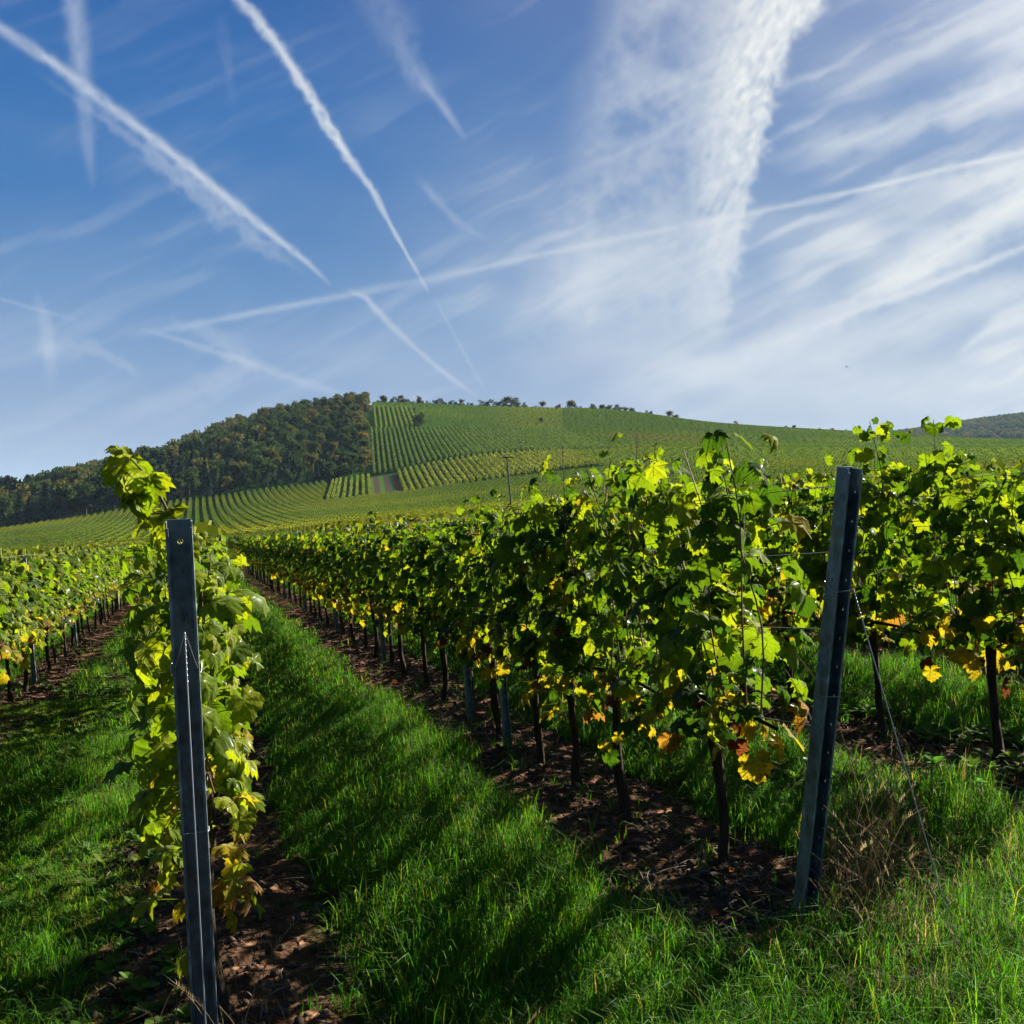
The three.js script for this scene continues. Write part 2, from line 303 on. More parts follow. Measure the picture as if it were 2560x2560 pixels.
// ---------------------------------------------------------------- leaf geometry and materials
const makeBlade = (speckled) => {                                        // blade print: pale veins, mottled tissue
  const S = 256, c = document.createElement('canvas'); c.width = c.height = S; const x = c.getContext('2d');
  x.fillStyle = 'rgb(205,205,205)'; x.fillRect(0, 0, S, S);
  const r = rng(5);
  for (let i = 0; i < 900; i++) { const g = 150 + r() * 90; x.fillStyle = `rgba(${g},${g},${g},0.25)`; x.beginPath(); x.arc(r() * S, r() * S, 2 + r() * 7, 0, 7); x.fill(); }
  x.strokeStyle = 'rgba(255,255,235,0.85)'; x.lineCap = 'round';
  const line = (a, len, w) => { x.lineWidth = w; x.beginPath(); x.moveTo(S / 2, S / 2); x.lineTo(S / 2 + Math.sin(a) * len, S / 2 + Math.cos(a) * len); x.stroke(); };
  for (const a of [0, 0.95, -0.95, 1.95, -1.95]) {
    line(a, 118, 2.6);
    for (let k = 1; k < 6; k++) for (const s of [-1, 1]) { const l = k * 19, ox = S / 2 + Math.sin(a) * l, oy = S / 2 + Math.cos(a) * l; x.lineWidth = 1.1; x.beginPath(); x.moveTo(ox, oy); x.lineTo(ox + Math.sin(a + s * 0.75) * 34, oy + Math.cos(a + s * 0.75) * 34); x.stroke(); }
  }
  if (speckled) for (let i = 0; i < 70; i++) { const a = r() * 6.28, q = 30 + 95 * Math.sqrt(r()); x.fillStyle = `rgba(${110 + r() * 40},${62 + r() * 30},${40},${0.35 + r() * 0.5})`; x.beginPath(); x.ellipse(S / 2 + Math.sin(a) * q, S / 2 + Math.cos(a) * q, 1.5 + r() * 8, 1.5 + r() * 5, a, 0, 7); x.fill(); }
  const t = new THREE.CanvasTexture(c); t.colorSpace = THREE.SRGBColorSpace; t.flipY = false; t.magFilter = THREE.LinearFilter; return t;
};
const veinRelief = dataTexture(128, 128, (x, y) => { const dx = x - 64, dy = y - 64, a = Math.atan2(dx, dy), q = Math.hypot(dx, dy) / 64; let m = 0; for (const k of [0, 0.95, -0.95, 1.95, -1.95]) { const d = Math.abs(Math.sin(a - k)) * q, on = Math.cos(a - k) > 0 ? 1 : 0; m = Math.max(m, on * Math.exp(-d * d * 90)); } const h = 255 * clamp(0.25 + 0.45 * pfbm(x / 128 * 12, y / 128 * 12, 12, 12, 3) + 0.4 * (1 - m), 0, 1); return [h, h, h]; });
const vein = makeBlade(false), speckledVein = makeBlade(true);
const LOBES = [[0, 1.0], [0.24, 0.86], [0.47, 0.77], [0.70, 0.86], [0.95, 0.94], [1.2, 0.82], [1.45, 0.72], [1.72, 0.76], [1.98, 0.78], [2.35, 0.60], [2.7, 0.52], [2.95, 0.30], [3.14159, 0.06]];
function lobe(a) { a = Math.abs(a); for (let i = 0; i + 1 < LOBES.length; i++) if (a <= LOBES[i + 1][0]) { const t = (a - LOBES[i][0]) / (LOBES[i + 1][0] - LOBES[i][0]); return lerp(LOBES[i][1], LOBES[i + 1][1], t); } return 0.06; }
// a blade of radius 1 on a short stalk; the stalk starts at the origin and points along +z, the blade hangs from its end
function leafGeometry(seed, n, droop, stalk) {
  const r = rng(seed), T = V(0, -Math.cos(droop), Math.sin(droop)), N = V(0, Math.sin(droop), Math.cos(droop)), S = V(1, 0, 0);
  const c = V(0, stalk * 0.25, stalk * 0.97), pos = [], uv = [], idx = [];
  const fold = 0.12 + r() * 0.4, cup = (r() - 0.3) * 0.7, twist = (r() - 0.5) * 0.7, asym = (r() - 0.5) * 0.2, wave = 0.05 + r() * 0.1, ph = r() * 6, droopEdge = 0.1 + r() * 0.3;
  const put = (a, rad, f) => {
    const bx = Math.sin(a) * rad, by = Math.cos(a) * rad;
    const w = Math.abs(bx) * fold * (1.4 - rad) - (bx * bx + by * by) * cup + twist * bx * by + wave * Math.cos(a * 5.0 + 0.4) * rad + 0.6 * wave * Math.sin(a * 9 + ph) * f * rad - droopEdge * rad * rad * rad * f;
    const p = c.clone().addScaledVector(S, bx).addScaledVector(T, by).addScaledVector(N, w); pos.push(p.x, p.y, p.z); uv.push(bx * 0.5 + 0.5, by * 0.5 + 0.5);
  };
  pos.push(c.x, c.y, c.z); uv.push(0.5, 0.5);
  const rim = [];
  for (let i = 0; i < n; i++) { const a = -Math.PI + (2 * Math.PI * (i + 0.5)) / n, tooth = n > 16 ? (i % 2 ? 1.08 : 0.90) : 1; rim.push([a, lobe(a) * tooth * (0.92 + 0.16 * r()) * (1 + asym * Math.sin(a))]); }
  if (n > 16) {
    const h = n / 2;
    for (let i = 0; i < h; i++) { const a = (rim[2 * i][0] + rim[2 * i + 1][0]) / 2; put(a, lobe(a) * 0.56, 0); }
    for (const [a, q] of rim) put(a, q, 1);
    for (let i = 0; i < h; i++) {
      const m = 1 + i, m2 = 1 + (i + 1) % h, o = 1 + h + 2 * i, o3 = 1 + h + (2 * i + 2) % n;
      if (i + 1 < h) idx.push(0, m, m2);
      idx.push(m, o, o + 1);
      if (i + 1 < h) idx.push(m, o + 1, m2, m2, o + 1, o3);
    }
  } else { for (const [a, q] of rim) put(a, q, 1); for (let i = 0; i + 1 < n; i++) idx.push(0, i + 1, i + 2); }
  const b = pos.length / 3, w = 0.022;                        // stalk: a thin folded strip
  for (const [q, d] of [[V(0, 0, 0), 1], [c, 1]]) { pos.push(q.x - w, q.y, q.z, q.x + w, q.y, q.z, q.x, q.y - w * 1.6, q.z); for (let k = 0; k < 3; k++) uv.push(0.5, 0.52); }
  if (n > 16) idx.push(b, b + 3, b + 1, b + 1, b + 3, b + 4, b + 1, b + 4, b + 2, b + 2, b + 4, b + 5, b + 2, b + 5, b, b, b + 5, b + 3);
  else idx.push(b, b + 3, b + 4, b, b + 4, b + 1);
  const g = new THREE.BufferGeometry();
  g.setAttribute('position', new THREE.Float32BufferAttribute(pos, 3));
  g.setAttribute('uv', new THREE.Float32BufferAttribute(uv, 2));
  g.setIndex(idx); g.computeVertexNormals();
  return g;
}
const fineLeaves = [0, 1, 2, 3, 4, 5, 6, 7, 8, 9, 10, 11].map((i) => leafGeometry(100 + i, 32, (6 + i * 6.5) * RAD, 0.75 + (i % 3) * 0.2));
const plainLeaves = [0, 1, 2, 3, 4, 5].map((i) => leafGeometry(200 + i, 13, (10 + i * 12) * RAD, 0.8));
const leafLook = { map: vein, bumpMap: veinRelief, bumpScale: 0.008, roughness: 0.92, transmission: 0.72, thickness: 0, side: THREE.DoubleSide, clearcoat: 0.09, clearcoatRoughness: 0.22, specularIntensity: 0.08 };
const leafTone = {
  deep: [0.055, 0.125, 0.005], green: [0.120, 0.210, 0.005], fresh: [0.210, 0.315, 0.006], lime: [0.345, 0.405, 0.007], yellow: [0.48, 0.39, 0.012], amber: [0.40, 0.20, 0.018], rust: [0.176, 0.053, 0.016], pale: [0.32, 0.39, 0.03],
};
const leafMat = Object.fromEntries(Object.entries(leafTone).map(([k, c]) => [k, new THREE.MeshPhysicalMaterial({ ...leafLook, map: ['yellow', 'amber', 'rust', 'pale'].includes(k) ? speckledVein : vein, color: new THREE.Color().setRGB(...c) })]));
const leafVertexMat = new THREE.MeshPhysicalMaterial({ ...leafLook, vertexColors: true });
const farLeafMat = new THREE.MeshPhysicalMaterial({ roughness: 0.9, specularIntensity: 0.2, transmission: 0.5, thickness: 0, side: THREE.DoubleSide, vertexColors: true });
const barkMap = dataTexture(64, 256, (x, y) => { const a = pfbm(x / 64 * 10, y / 256 * 6, 10, 6, 4), b = pfbm(x / 64 * 4, y / 256 * 12, 4, 12, 3), k = 0.5 + a * 0.9; return [46 * k + 10 * b, 38 * k + 8 * b, 33 * k]; }, true);
const barkBump = dataTexture(64, 256, (x, y) => { const h = 255 * pfbm(x / 64 * 10, y / 256 * 5, 10, 5, 4); return [h, h, h]; });
const barkMat = new THREE.MeshPhysicalMaterial({ specularIntensity: 0.2, map: barkMap, bumpMap: barkBump, bumpScale: 0.012, roughness: 0.95 });
const caneMat = new THREE.MeshStandardMaterial({ color: new THREE.Color().setRGB(0.10, 0.045, 0.025), roughness: 0.7 });
function tube(points, radii, sides, seed, rough = 0) {
  const curve = new THREE.CatmullRomCurve3(points), n = Math.max(2, (points.length - 1) * 3), pos = [], uv = [], idx = [], r = rng(seed ?? 1), fr = curve.computeFrenetFrames(n, false);
  let len = 0;
  for (let i = 0; i <= n; i++) {
    const f = i / n, p = curve.getPoint(f), q = f * (radii.length - 1), j = Math.min(radii.length - 2, Math.floor(q)), rad = lerp(radii[j], radii[j + 1], q - j);
    if (i) len += p.distanceTo(curve.getPoint((i - 1) / n));
    for (let s = 0; s <= sides; s++) {
      const a = (s % sides) / sides * 2 * Math.PI, k = rad * (1 + rough * (hash2(s % sides + 7 * (seed ?? 1), i) - 0.5) * 2), v = p.clone().addScaledVector(fr.normals[i], Math.cos(a) * k).addScaledVector(fr.binormals[i], Math.sin(a) * k);
      pos.push(v.x, v.y, v.z); uv.push(s / sides, len * 2);
    }
  }
  for (let i = 0; i < n; i++) for (let s = 0; s < sides; s++) { const a = i * (sides + 1) + s; idx.push(a, a + 1, a + sides + 2, a, a + sides + 2, a + sides + 1); }
  const g = new THREE.BufferGeometry();
  g.setAttribute('position', new THREE.Float32BufferAttribute(pos, 3)); g.setAttribute('uv', new THREE.Float32BufferAttribute(uv, 2)); g.setIndex(idx); g.computeVertexNormals();
  return g;
}

// ---------------------------------------------------------------- grapevines
// local axes of a vine: x along its row (away from the headland), y up the vine, z across the row (to the right)
const LEAN = -SLOPE;                                         // vines stand square to the slope
const vineBasis = (() => { const y = V(LEAN, 1, 0).normalize(), x = DH.clone().addScaledVector(y, -DH.dot(y)).normalize(), z = V(0, 0, 0).crossVectors(x, y).normalize(); return new THREE.Quaternion().setFromRotationMatrix(new THREE.Matrix4().makeBasis(x, y, z)); })();
function toneAt(y, r, autumn, sunTint) {
  const a = r() * (1 - sunTint * 0.45) + sunTint * 0.03, low = sstep(0.95, 0.5, y);  // sunlit look put into the leaf colours: more lime and fresh tones
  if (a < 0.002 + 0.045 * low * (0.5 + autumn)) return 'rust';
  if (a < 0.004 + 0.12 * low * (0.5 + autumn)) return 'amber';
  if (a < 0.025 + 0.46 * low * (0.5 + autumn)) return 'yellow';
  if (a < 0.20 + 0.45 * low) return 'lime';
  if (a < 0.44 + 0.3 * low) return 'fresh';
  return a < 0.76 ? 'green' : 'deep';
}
function vinePlan(seed, { count = 270, width = 1.04, top = 1.54, tall = 0.08, bottom = 0.50, autumn = 0.4, spread = 1, sunTint = 0, size = 0.066 } = {}) {
  const r = rng(seed), shoots = [], leaves = [];
  bottom += (r() - 0.5) * 0.22; autumn *= 0.5 + r() * 0.9;
  const n = 7 + Math.floor(r() * 3);
  for (let i = 0; i < n; i++) {
    const x0 = (-0.5 + (i + 0.5) / n + (r() - 0.5) * 0.08) * width * 0.94, h = top + (r() - 0.6) * 0.22 + (r() < tall ? 0.06 + r() * 0.2 : 0), lx = (r() - 0.5) * 0.28, lz = (r() - 0.5) * 0.26 * spread;
    const y0 = 0.70 + (r() - 0.5) * 0.1;
    const pts = [0, 0.35, 0.7, 1].map((f) => V(x0 + lx * f + (r() - 0.5) * 0.09, lerp(y0, h, f), lz * f * (0.4 + f * 0.6) + (r() - 0.5) * 0.09));
    shoots.push(pts);
  }
  const curves = shoots.map((p) => new THREE.CatmullRomCurve3(p));
  while (leaves.length < count) {
    const c = curves[Math.floor(r() * n)], low = r() < 0.13, f = low ? r() * 0.12 : Math.pow(r(), 0.92), p = c.getPoint(clamp(f, 0, 1));
    if (low) p.y -= Math.pow(r(), 1.4) * (p.y - bottom);
    const side = r() < 0.5 ? 1 : -1, len = r() * 0.15 * spread;
    p.x += (r() - 0.5) * 0.14; p.z += side * len; p.y += (r() - 0.5) * 0.05;
    const yaw = (side > 0 ? 0 : Math.PI) + (r() - 0.5) * 2.0, s = size * (0.62 + 0.62 * r()) * (f > 0.9 ? 0.72 : 1);
    leaves.push({ p, yaw, roll: (r() - 0.5) * 0.9, pitch: (r() - 0.5) * 0.8, s, shape: Math.floor(r() * 12), tone: toneAt(p.y, r, autumn, sunTint) });
  }
  const wob = (r() - 0.5) * 0.08, wob2 = (r() - 0.5) * 0.06;
  const trunk = [V(wob * 0.3, -0.12, 0), V(0, 0.02, 0), V(wob, 0.25, wob2), V(wob * 0.4, 0.48, wob2 * 0.5), V(0, 0.66, 0), V(0.02, 0.74, 0)];
  return { shoots, leaves, trunk, trunkRadii: [0.036, 0.028, 0.022, 0.021, 0.026, 0.02].map((q) => q * (0.85 + r() * 0.3)) };
}
const leafEuler = new THREE.Euler();
function leafMatrix(l) { return new THREE.Matrix4().compose(l.p, new THREE.Quaternion().setFromEuler(leafEuler.set(l.pitch, l.yaw, l.roll, 'YXZ')), V(l.s, l.s, l.s)); }
function addWood(g, plan, seed, sides) {
  part(g, 'trunk', tube(plan.trunk, plan.trunkRadii, sides, seed, 0.22), barkMat);
  part(g, 'cane', tube([V(-0.50, 0.69, 0.01), V(-0.25, 0.72, 0), V(0.02, 0.73, 0), V(0.26, 0.72, -0.01), V(0.5, 0.7, 0.01)], [0.007, 0.009, 0.012, 0.009, 0.006], 5, seed + 1, 0.1), barkMat);
}
function fineVine(seed, opts) {                               // every leaf a part of its own
  const plan = vinePlan(seed, opts), g = new THREE.Group();
  addWood(g, plan, seed, 9);
  plan.shoots.forEach((s, i) => part(g, 'shoot', tube([...s, ...(opts?.extra?.[i] ?? [])], [0.0042, 0.0034, 0.002], 5, seed + i), caneMat));
  const most = 298, rest = plan.leaves.slice(most);
  if (rest.length) { const f = part(g, 'inner_foliage', foliageGeometry({ leaves: rest }, rng(seed)), leafVertexMat); f.userData.kind = 'stuff'; }
  for (const l of plan.leaves.slice(0, most)) { const m = part(g, 'leaf', fineLeaves[l.shape % fineLeaves.length], leafMat[l.tone]); leafMatrix(l).decompose(m.position, m.quaternion, m.scale); }
  return g;
}
function tinted(geo, c) { const n = geo.attributes.position.count, a = new Float32Array(n * 3); for (let i = 0; i < n; i++) { a[i * 3] = c[0]; a[i * 3 + 1] = c[1]; a[i * 3 + 2] = c[2]; } geo.setAttribute('color', new THREE.BufferAttribute(a, 3)); return geo; }
function foliageGeometry(plan, r) {
  return mergeGeometries(plan.leaves.map((l) => { const c = leafTone[l.tone], k = 0.85 + r() * 0.3; return tinted(plainLeaves[l.shape % plainLeaves.length].clone(), c.map((x) => x * k)).applyMatrix4(leafMatrix(l)); }));
}
const plainPlans = [0, 1, 2, 3, 4, 5].map((i) => vinePlan(900 + i, { count: 360, autumn: 0.3 + 0.12 * i, size: 0.070 }));
const plainFoliage = plainPlans.map((p, i) => foliageGeometry(p, rng(40 + i)));
const plainTrunks = plainPlans.map((p, i) => tube(p.trunk, p.trunkRadii, 7, 60 + i, 0.2));
function plainVine(i) {
  const g = new THREE.Group();
  part(g, 'trunk', plainTrunks[i % 6], barkMat);
  const f = part(g, 'foliage', plainFoliage[i % 6], leafVertexMat); f.userData.kind = 'stuff';
  return g;
}
function plant(g, u, t, turn = 0) { const p = at(u, t); g.position.set(p.x, floorY(u, t, p) - 0.01, p.z); g.quaternion.copy(vineBasis); if (turn) g.rotateY(turn); return g; }

const vr = rng(77);
// the row to the right of the grass lane: distances ahead of the first vines read from the photograph
const mDepth = [4.24, 5.2, 5.85, 6.4, 7.32, 8.12, 8.9, 9.75];
while (mDepth.length < 46) mDepth.push(mDepth[mDepth.length - 1] + 0.9 + (vr() - 0.5) * 0.08);
mDepth.forEach((dep, i) => {
  const u = rowU(1) + (vr() - 0.5) * 0.05, t = tAtDepth(u, dep);
  const g = i < 13 ? fineVine(1000 + i * 13, { count: i < 5 ? 345 : 350, autumn: [0.75, 0.3, 0.5, 0.4, 0.7][i % 5], top: i < 1 ? 1.80 : i < 2 ? 1.76 : i < 3 ? 1.66 : i < 4 ? 1.58 : 1.52, tall: i < 2 ? 0.42 : 0.06, size: i === 0 ? 0.074 : 0.067 }) : plainVine(Math.floor(vr() * 6));
  plant(g, u, t, i < 13 ? 0 : vr() < 0.5 ? Math.PI : 0);
  add(g, 'grapevine', `${ordinal(i + 1)} grapevine behind the right-hand end post, in the row beside the grass lane`, 'grapevine', 'vines of the row beside the grass lane');
});
// the row behind the left-hand end post, seen end on
[3.45, 4.35, 5.2, 6.15, 7.1, 8.0, 9.0, 10.0, 11.0, 12.0].forEach((dep, i) => {
  const u = rowU(0) + (i ? (vr() - 0.5) * 0.06 : 0), t = tAtDepth(u, dep);
  const g = i < 4 ? fineVine(3000 + i * 17, { count: i ? 330 : 262, sunTint: 0.9, autumn: i ? 0.6 : 0.15, top: i ? 1.55 : 1.46, size: i ? 0.066 : 0.068, spread: i ? 0.75 : 0.7, bottom: i ? 0.4 : 0.3, tall: 0 }) : plainVine(i);
  plant(g, u, t);
  if (i === 0) {                                              // one long shoot that leans out above the post
    g.updateMatrixWorld(true);
    const inv = g.matrixWorld.clone().invert(), W = (px, py, dep2) => V((px - 512) / 1024 * dep2, EYE + (512 - py) / 1024 * dep2, -dep2).applyMatrix4(inv);
    const way = [W(196, 640, 3.35), W(188, 560, 3.3), W(172, 520, 3.25), W(150, 480, 3.22), W(124, 452, 3.2)], c = new THREE.CatmullRomCurve3(way), r = rng(4);
    part(g, 'shoot', tube(way, [0.006, 0.005, 0.0025], 5, 3), caneMat);
    for (let k = 0; k < 26; k++) {
      const f = 0.25 + 0.75 * (k / 25), p = c.getPoint(f), m = part(g, 'leaf', fineLeaves[k % 12], leafMat[r() < 0.25 ? 'fresh' : r() < 0.75 ? 'lime' : 'pale']);
      m.position.copy(p); m.quaternion.setFromEuler(new THREE.Euler((r() - 0.5) * 0.8, Math.PI * (0.5 + r()) , (r() - 0.5) * 1.0, 'YXZ')); m.scale.setScalar((f > 0.9 ? 0.04 : 0.068) * (0.8 + r() * 0.35));
    }
  }
  add(g, 'grapevine', i === 0 ? 'large sunlit grapevine right behind the left-hand end post, one shoot leaning out' : `${ordinal(i + 1)} grapevine in the row straight behind the left-hand end post`, 'grapevine', 'vines of the row behind the left post');
});
// the row at the left edge
for (let i = 0; i < 40; i++) {
  const u = rowU(-1) + (vr() - 0.5) * 0.06, t = 4.3 + i * 0.98 + (vr() - 0.5) * 0.1;
  const fine = i >= 3 && i < 9;
  const g = fine ? fineVine(5000 + i * 11, { count: 340, sunTint: 0.3, autumn: 0.8, top: 1.54, size: 0.070 }) : plainVine(Math.floor(vr() * 6));
  plant(g, u, t);
  add(g, 'grapevine', `${ordinal(i + 1)} grapevine from the near end of the row at the left edge`, 'grapevine', 'vines of the row at the left edge');
}
// two rows to the right, behind the right-hand end post
[[2, 4.45, 16, 6, 'second row behind the right-hand end post'], [3, 4.1, 18, 0, 'third row, glimpsed through the vines at right'], [4, 4.2, 18, 0, 'fourth row, deep behind the vines at right']].forEach(([k, t0, n, nf, where], j) => {
  for (let i = 0; i < n; i++) {
    const u = rowU(k) + (vr() - 0.5) * 0.06, t = t0 + i * 0.98 + (vr() - 0.5) * 0.1;
    const g = i < nf ? fineVine(7000 + k * 100 + i * 7, { count: 400, sunTint: 0.15, autumn: 0.85, top: i < 4 ? 1.64 : 1.56, tall: 0.2, size: 0.071 }) : plainVine(Math.floor(vr() * 6));
    plant(g, u, t);
    add(g, 'grapevine', `${ordinal(i + 1)} grapevine from the near end of the ${where}`, 'grapevine', 'vines of the ' + where);
  }
});

// ---------------------------------------------------------------- posts, wires
const zincMap = dataTexture(128, 256, (x, y) => { const a = pfbm(x / 128 * 8, y / 256 * 16, 8, 16, 4), b = pfbm(x / 128 * 3, y / 256 * 3, 3, 3, 3), k = 0.5 + 0.75 * a + 0.35 * b; return [104 * k, 116 * k, 120 * k]; }, true);
const zincRough = dataTexture(128, 256, (x, y) => { const h = 110 + 110 * pfbm(x / 128 * 8, y / 256 * 16, 8, 16, 4); return [h, h, h]; });
const zincMat = new THREE.MeshStandardMaterial({ map: zincMap, roughnessMap: zincRough, roughness: 0.9, metalness: 0.75, side: THREE.DoubleSide });
const wireMat = new THREE.MeshStandardMaterial({ color: new THREE.Color().setRGB(0.30, 0.31, 0.32), roughness: 0.45, metalness: 0.85 });
// a rolled channel: web at the back, two flanges with punched slots, narrow lips; open towards +z
function channelPost(W, Dp, H, holes, lipW) {
  const g = new THREE.Group(), th = 0.0028;
  const plate = (w, slot, hh) => {                           // in x (0..w), y (0..H)
    const s = new THREE.Shape(); s.moveTo(0, 0); s.lineTo(w, 0); s.lineTo(w, hh); s.lineTo(0, hh); s.closePath();
    for (const [hx, hy, rx, ry] of slot) { const p = new THREE.Path(); p.absellipse(hx, hy, rx, ry, 0, 2 * Math.PI, true); s.holes.push(p); }
    const e = new THREE.ExtrudeGeometry(s, { depth: th, bevelEnabled: true, bevelThickness: 0.0006, bevelSize: 0.0006, bevelSegments: 1, curveSegments: 5 }), uv = e.attributes.uv;
    for (let i = 0; i < uv.count; i++) uv.setXY(i, uv.getX(i) * 4, uv.getY(i) * 2);
    return e;
  };
  const slots = []; if (holes) for (let y = H - 0.085; y > 0.12; y -= 0.105) slots.push([Dp * 0.55, y, 0.0035, 0.0065]);
  part(g, 'web', plate(W, holes ? [[W * 0.52, H - 0.06, 0.008, 0.008]] : [], H).translate(-W / 2, 0, -Dp / 2), zincMat);
  for (const s of [-1, 1]) {
    const f = plate(Dp - 0.004, slots, H - (holes ? 0.004 : 0)); f.rotateY(-Math.PI / 2); f.translate(s * (W / 2 - th / 2) + th / 2, 0, -Dp / 2 + 0.004);
    const fl = part(g, 'flange', f, zincMat);
    part(fl, 'lip', plate(lipW, [], H - 0.02).translate(s > 0 ? W / 2 - lipW - 0.0005 : -W / 2 + 0.0005, 0, Dp / 2 + 0.0012), zincMat);
  }
  if (holes) for (let y = H - 0.14; y > 0.5; y -= 0.12) part(g, 'dimple', new THREE.SphereGeometry(0.007, 8, 6).scale(0.8, 1.5, 0.5).translate(0.004, y, -Dp / 2 + th), zincMat);
  return g;
}
function standPost(g, base, top) {
  const y = top.clone().sub(base).normalize(), z = DH.clone().negate(); z.addScaledVector(y, -z.dot(y)).normalize(); const x = V(0, 0, 0).crossVectors(y, z);
  g.quaternion.setFromRotationMatrix(new THREE.Matrix4().makeBasis(x, y, z)); g.position.copy(base); return g;
}
const W3 = (px, py, dep) => V((px - 512) / 1024 * dep, EYE + (512 - py) / 1024 * dep, -dep);
const postL = { base: W3(211, 1135, 2.88), top: W3(178.5, 520, 2.78) }, postR = { base: W3(801, 945, 3.76), top: W3(850, 467, 3.60) };
const tieGeometry = (pts, r = 0.0016, n = 24) => new THREE.TubeGeometry(new THREE.CatmullRomCurve3(pts), n, r, 5);
function twist(a, b, turns, r, wire) { const pts = [], d = b.clone().sub(a), x = V(1, 0, 0).cross(d).normalize(), y = d.clone().normalize().cross(x); for (let i = 0; i <= turns * 8; i++) { const f = i / (turns * 8), w = f * turns * 2 * Math.PI; pts.push(a.clone().addScaledVector(d, f).addScaledVector(x, Math.cos(w) * r).addScaledVector(y, Math.sin(w) * r)); } return new THREE.TubeGeometry(new THREE.CatmullRomCurve3(pts), turns * 14, wire, 5); }
for (const [end, W, Dp, label, side] of [[postL, 0.0685, 0.055, 'galvanised channel end post at left with a round hole near its top', 'left'], [postR, 0.058, 0.066, 'leaning galvanised channel end post at right with punched slots', 'right']]) {
  const H = end.top.distanceTo(end.base), g = channelPost(W, Dp, H, true, 0.006);
  standPost(g, end.base, end.top);
  add(g, 'end_post', label, 'post', 'metal end posts of the rows');
  // anchor wire: a loop through the slots, a twisted splice, then straight down to the ground anchor
  g.updateMatrixWorld(true);
  const L = (x, y, z) => V(x, y, z).applyMatrix4(g.matrixWorld), hy = H - (side === 'left' ? 0.40 : 0.42);
  const anchor = side === 'left' ? W3(222, 1330, 2.32) : W3(968, 985, 3.28);
  const knot = side === 'left' ? W3(184.5, 632, 2.72) : W3(853.5, 590, 3.53);
  const w = new THREE.Group();
  part(w, 'loop', tieGeometry([knot, L(-W / 2 - 0.002, hy - 0.02, Dp * 0.3), L(-W / 2 - 0.006, hy, -Dp * 0.1), L(-W / 2 - 0.002, hy + 0.005, -Dp / 2 - 0.004), L(0, hy + 0.006, -Dp / 2 - 0.006), L(W / 2 + 0.002, hy + 0.005, -Dp / 2 - 0.004), L(W / 2 + 0.006, hy, -Dp * 0.1), L(W / 2 + 0.002, hy - 0.02, Dp * 0.3), knot], 0.0016, 60), wireMat);
  const splice = knot.clone().lerp(anchor, side === 'left' ? 0.09 : 0.09);
  part(w, 'splice', twist(knot, splice, 9, 0.0019, 0.0011), wireMat);
  part(w, 'strand', new THREE.TubeGeometry(new THREE.LineCurve3(knot, anchor), 2, 0.0021, 6), wireMat);
  add(w, 'anchor_wire', side === 'left' ? 'taut steel anchor wire hanging down the front of the left end post' : 'taut steel anchor wire running from the right end post into the grass', 'wire', 'anchor wires of the end posts');
  // a wire ring round the post
  const y2 = side === 'left' ? H - 0.86 : H - 0.82, ring = [];
  for (let i = 0; i <= 24; i++) { const a = i / 24 * 2 * Math.PI, sq = (v) => Math.sign(v) * Math.pow(Math.abs(v), 0.35); ring.push(L(sq(Math.cos(a)) * (W / 2 + 0.003), y2 + 0.004 * Math.sin(a), sq(Math.sin(a)) * (Dp / 2 + 0.005))); }
  add(new THREE.Mesh(tieGeometry(ring, 0.0018, 60), wireMat), 'wire_ring', `wire ring bound round the ${side} end post below its middle`, 'wire', 'wire rings on the end posts');
}
const linePostProto = channelPost(0.05, 0.036, 1.72, false, 0.004);
function linePost(u, t, label) {
  const g = linePostProto.clone(); plant(g, u, t); g.rotateY(-Math.PI / 2); g.position.y -= 0.15;
  add(g, 'line_post', label, 'post', 'metal posts along the rows');
}
[7.05, 8.0, 11.7, 15.6, 20.1, 24.8, 29.6, 34.5, 39.4, 44.3].forEach((dep, i) => { const u = rowU(1) - 0.02; linePost(u, tAtDepth(u, dep), `${ordinal(i + 1)} slim metal post along the row beside the grass lane`); });
[6.0, 9.4, 13.5, 18, 22.6, 27.5].forEach((t, i) => linePost(rowU(-1) + 0.02, t + 0.3, `${ordinal(i + 1)} slim metal post along the row at the left edge`));
[8.4, 13.0].forEach((t, i) => linePost(rowU(2), t, `${ordinal(i + 1)} slim metal post in the second row at right`));
// trellis wires
const wireH = [[0.72, 'lowest'], [1.08, 'second lowest'], [1.36, 'second highest'], [1.62, 'highest']];
function trellis(k, start, endT, label, top) {
  const up = V(LEAN, 1, 0).normalize();
  wireH.forEach(([h, which]) => {
    const pts = [start(h)], t0 = rowCoords(pts[0].x, pts[0].z)[1];
    for (let t = t0 + 1.2; t <= endT; t += 3) pts.push(at(rowU(k) + 0.02, t).addScaledVector(up, h + 0.012 * Math.sin(t)));
    add(new THREE.Mesh(new THREE.TubeGeometry(new THREE.CatmullRomCurve3(pts), pts.length * 3, 0.0018, 5), wireMat), 'trellis_wire', `${which} trellis wire ${label}`, 'wire', 'trellis wires along the rows');
  });
}
const alongPost = (e) => (h) => e.base.clone().lerp(e.top, clamp((h + 0.1) / e.top.distanceTo(e.base), 0, 0.965));
trellis(0, alongPost(postL), 14, 'running back from the left end post');
trellis(1, alongPost(postR), 40, 'running back from the right end post');
trellis(2, (h) => at(rowU(2), 3.3).addScaledVector(V(LEAN, 1, 0), h), 20, 'of the second row at right');
trellis(-1, (h) => at(rowU(-1), 3.6).addScaledVector(V(LEAN, 1, 0), h), 36, 'of the row at the left edge');

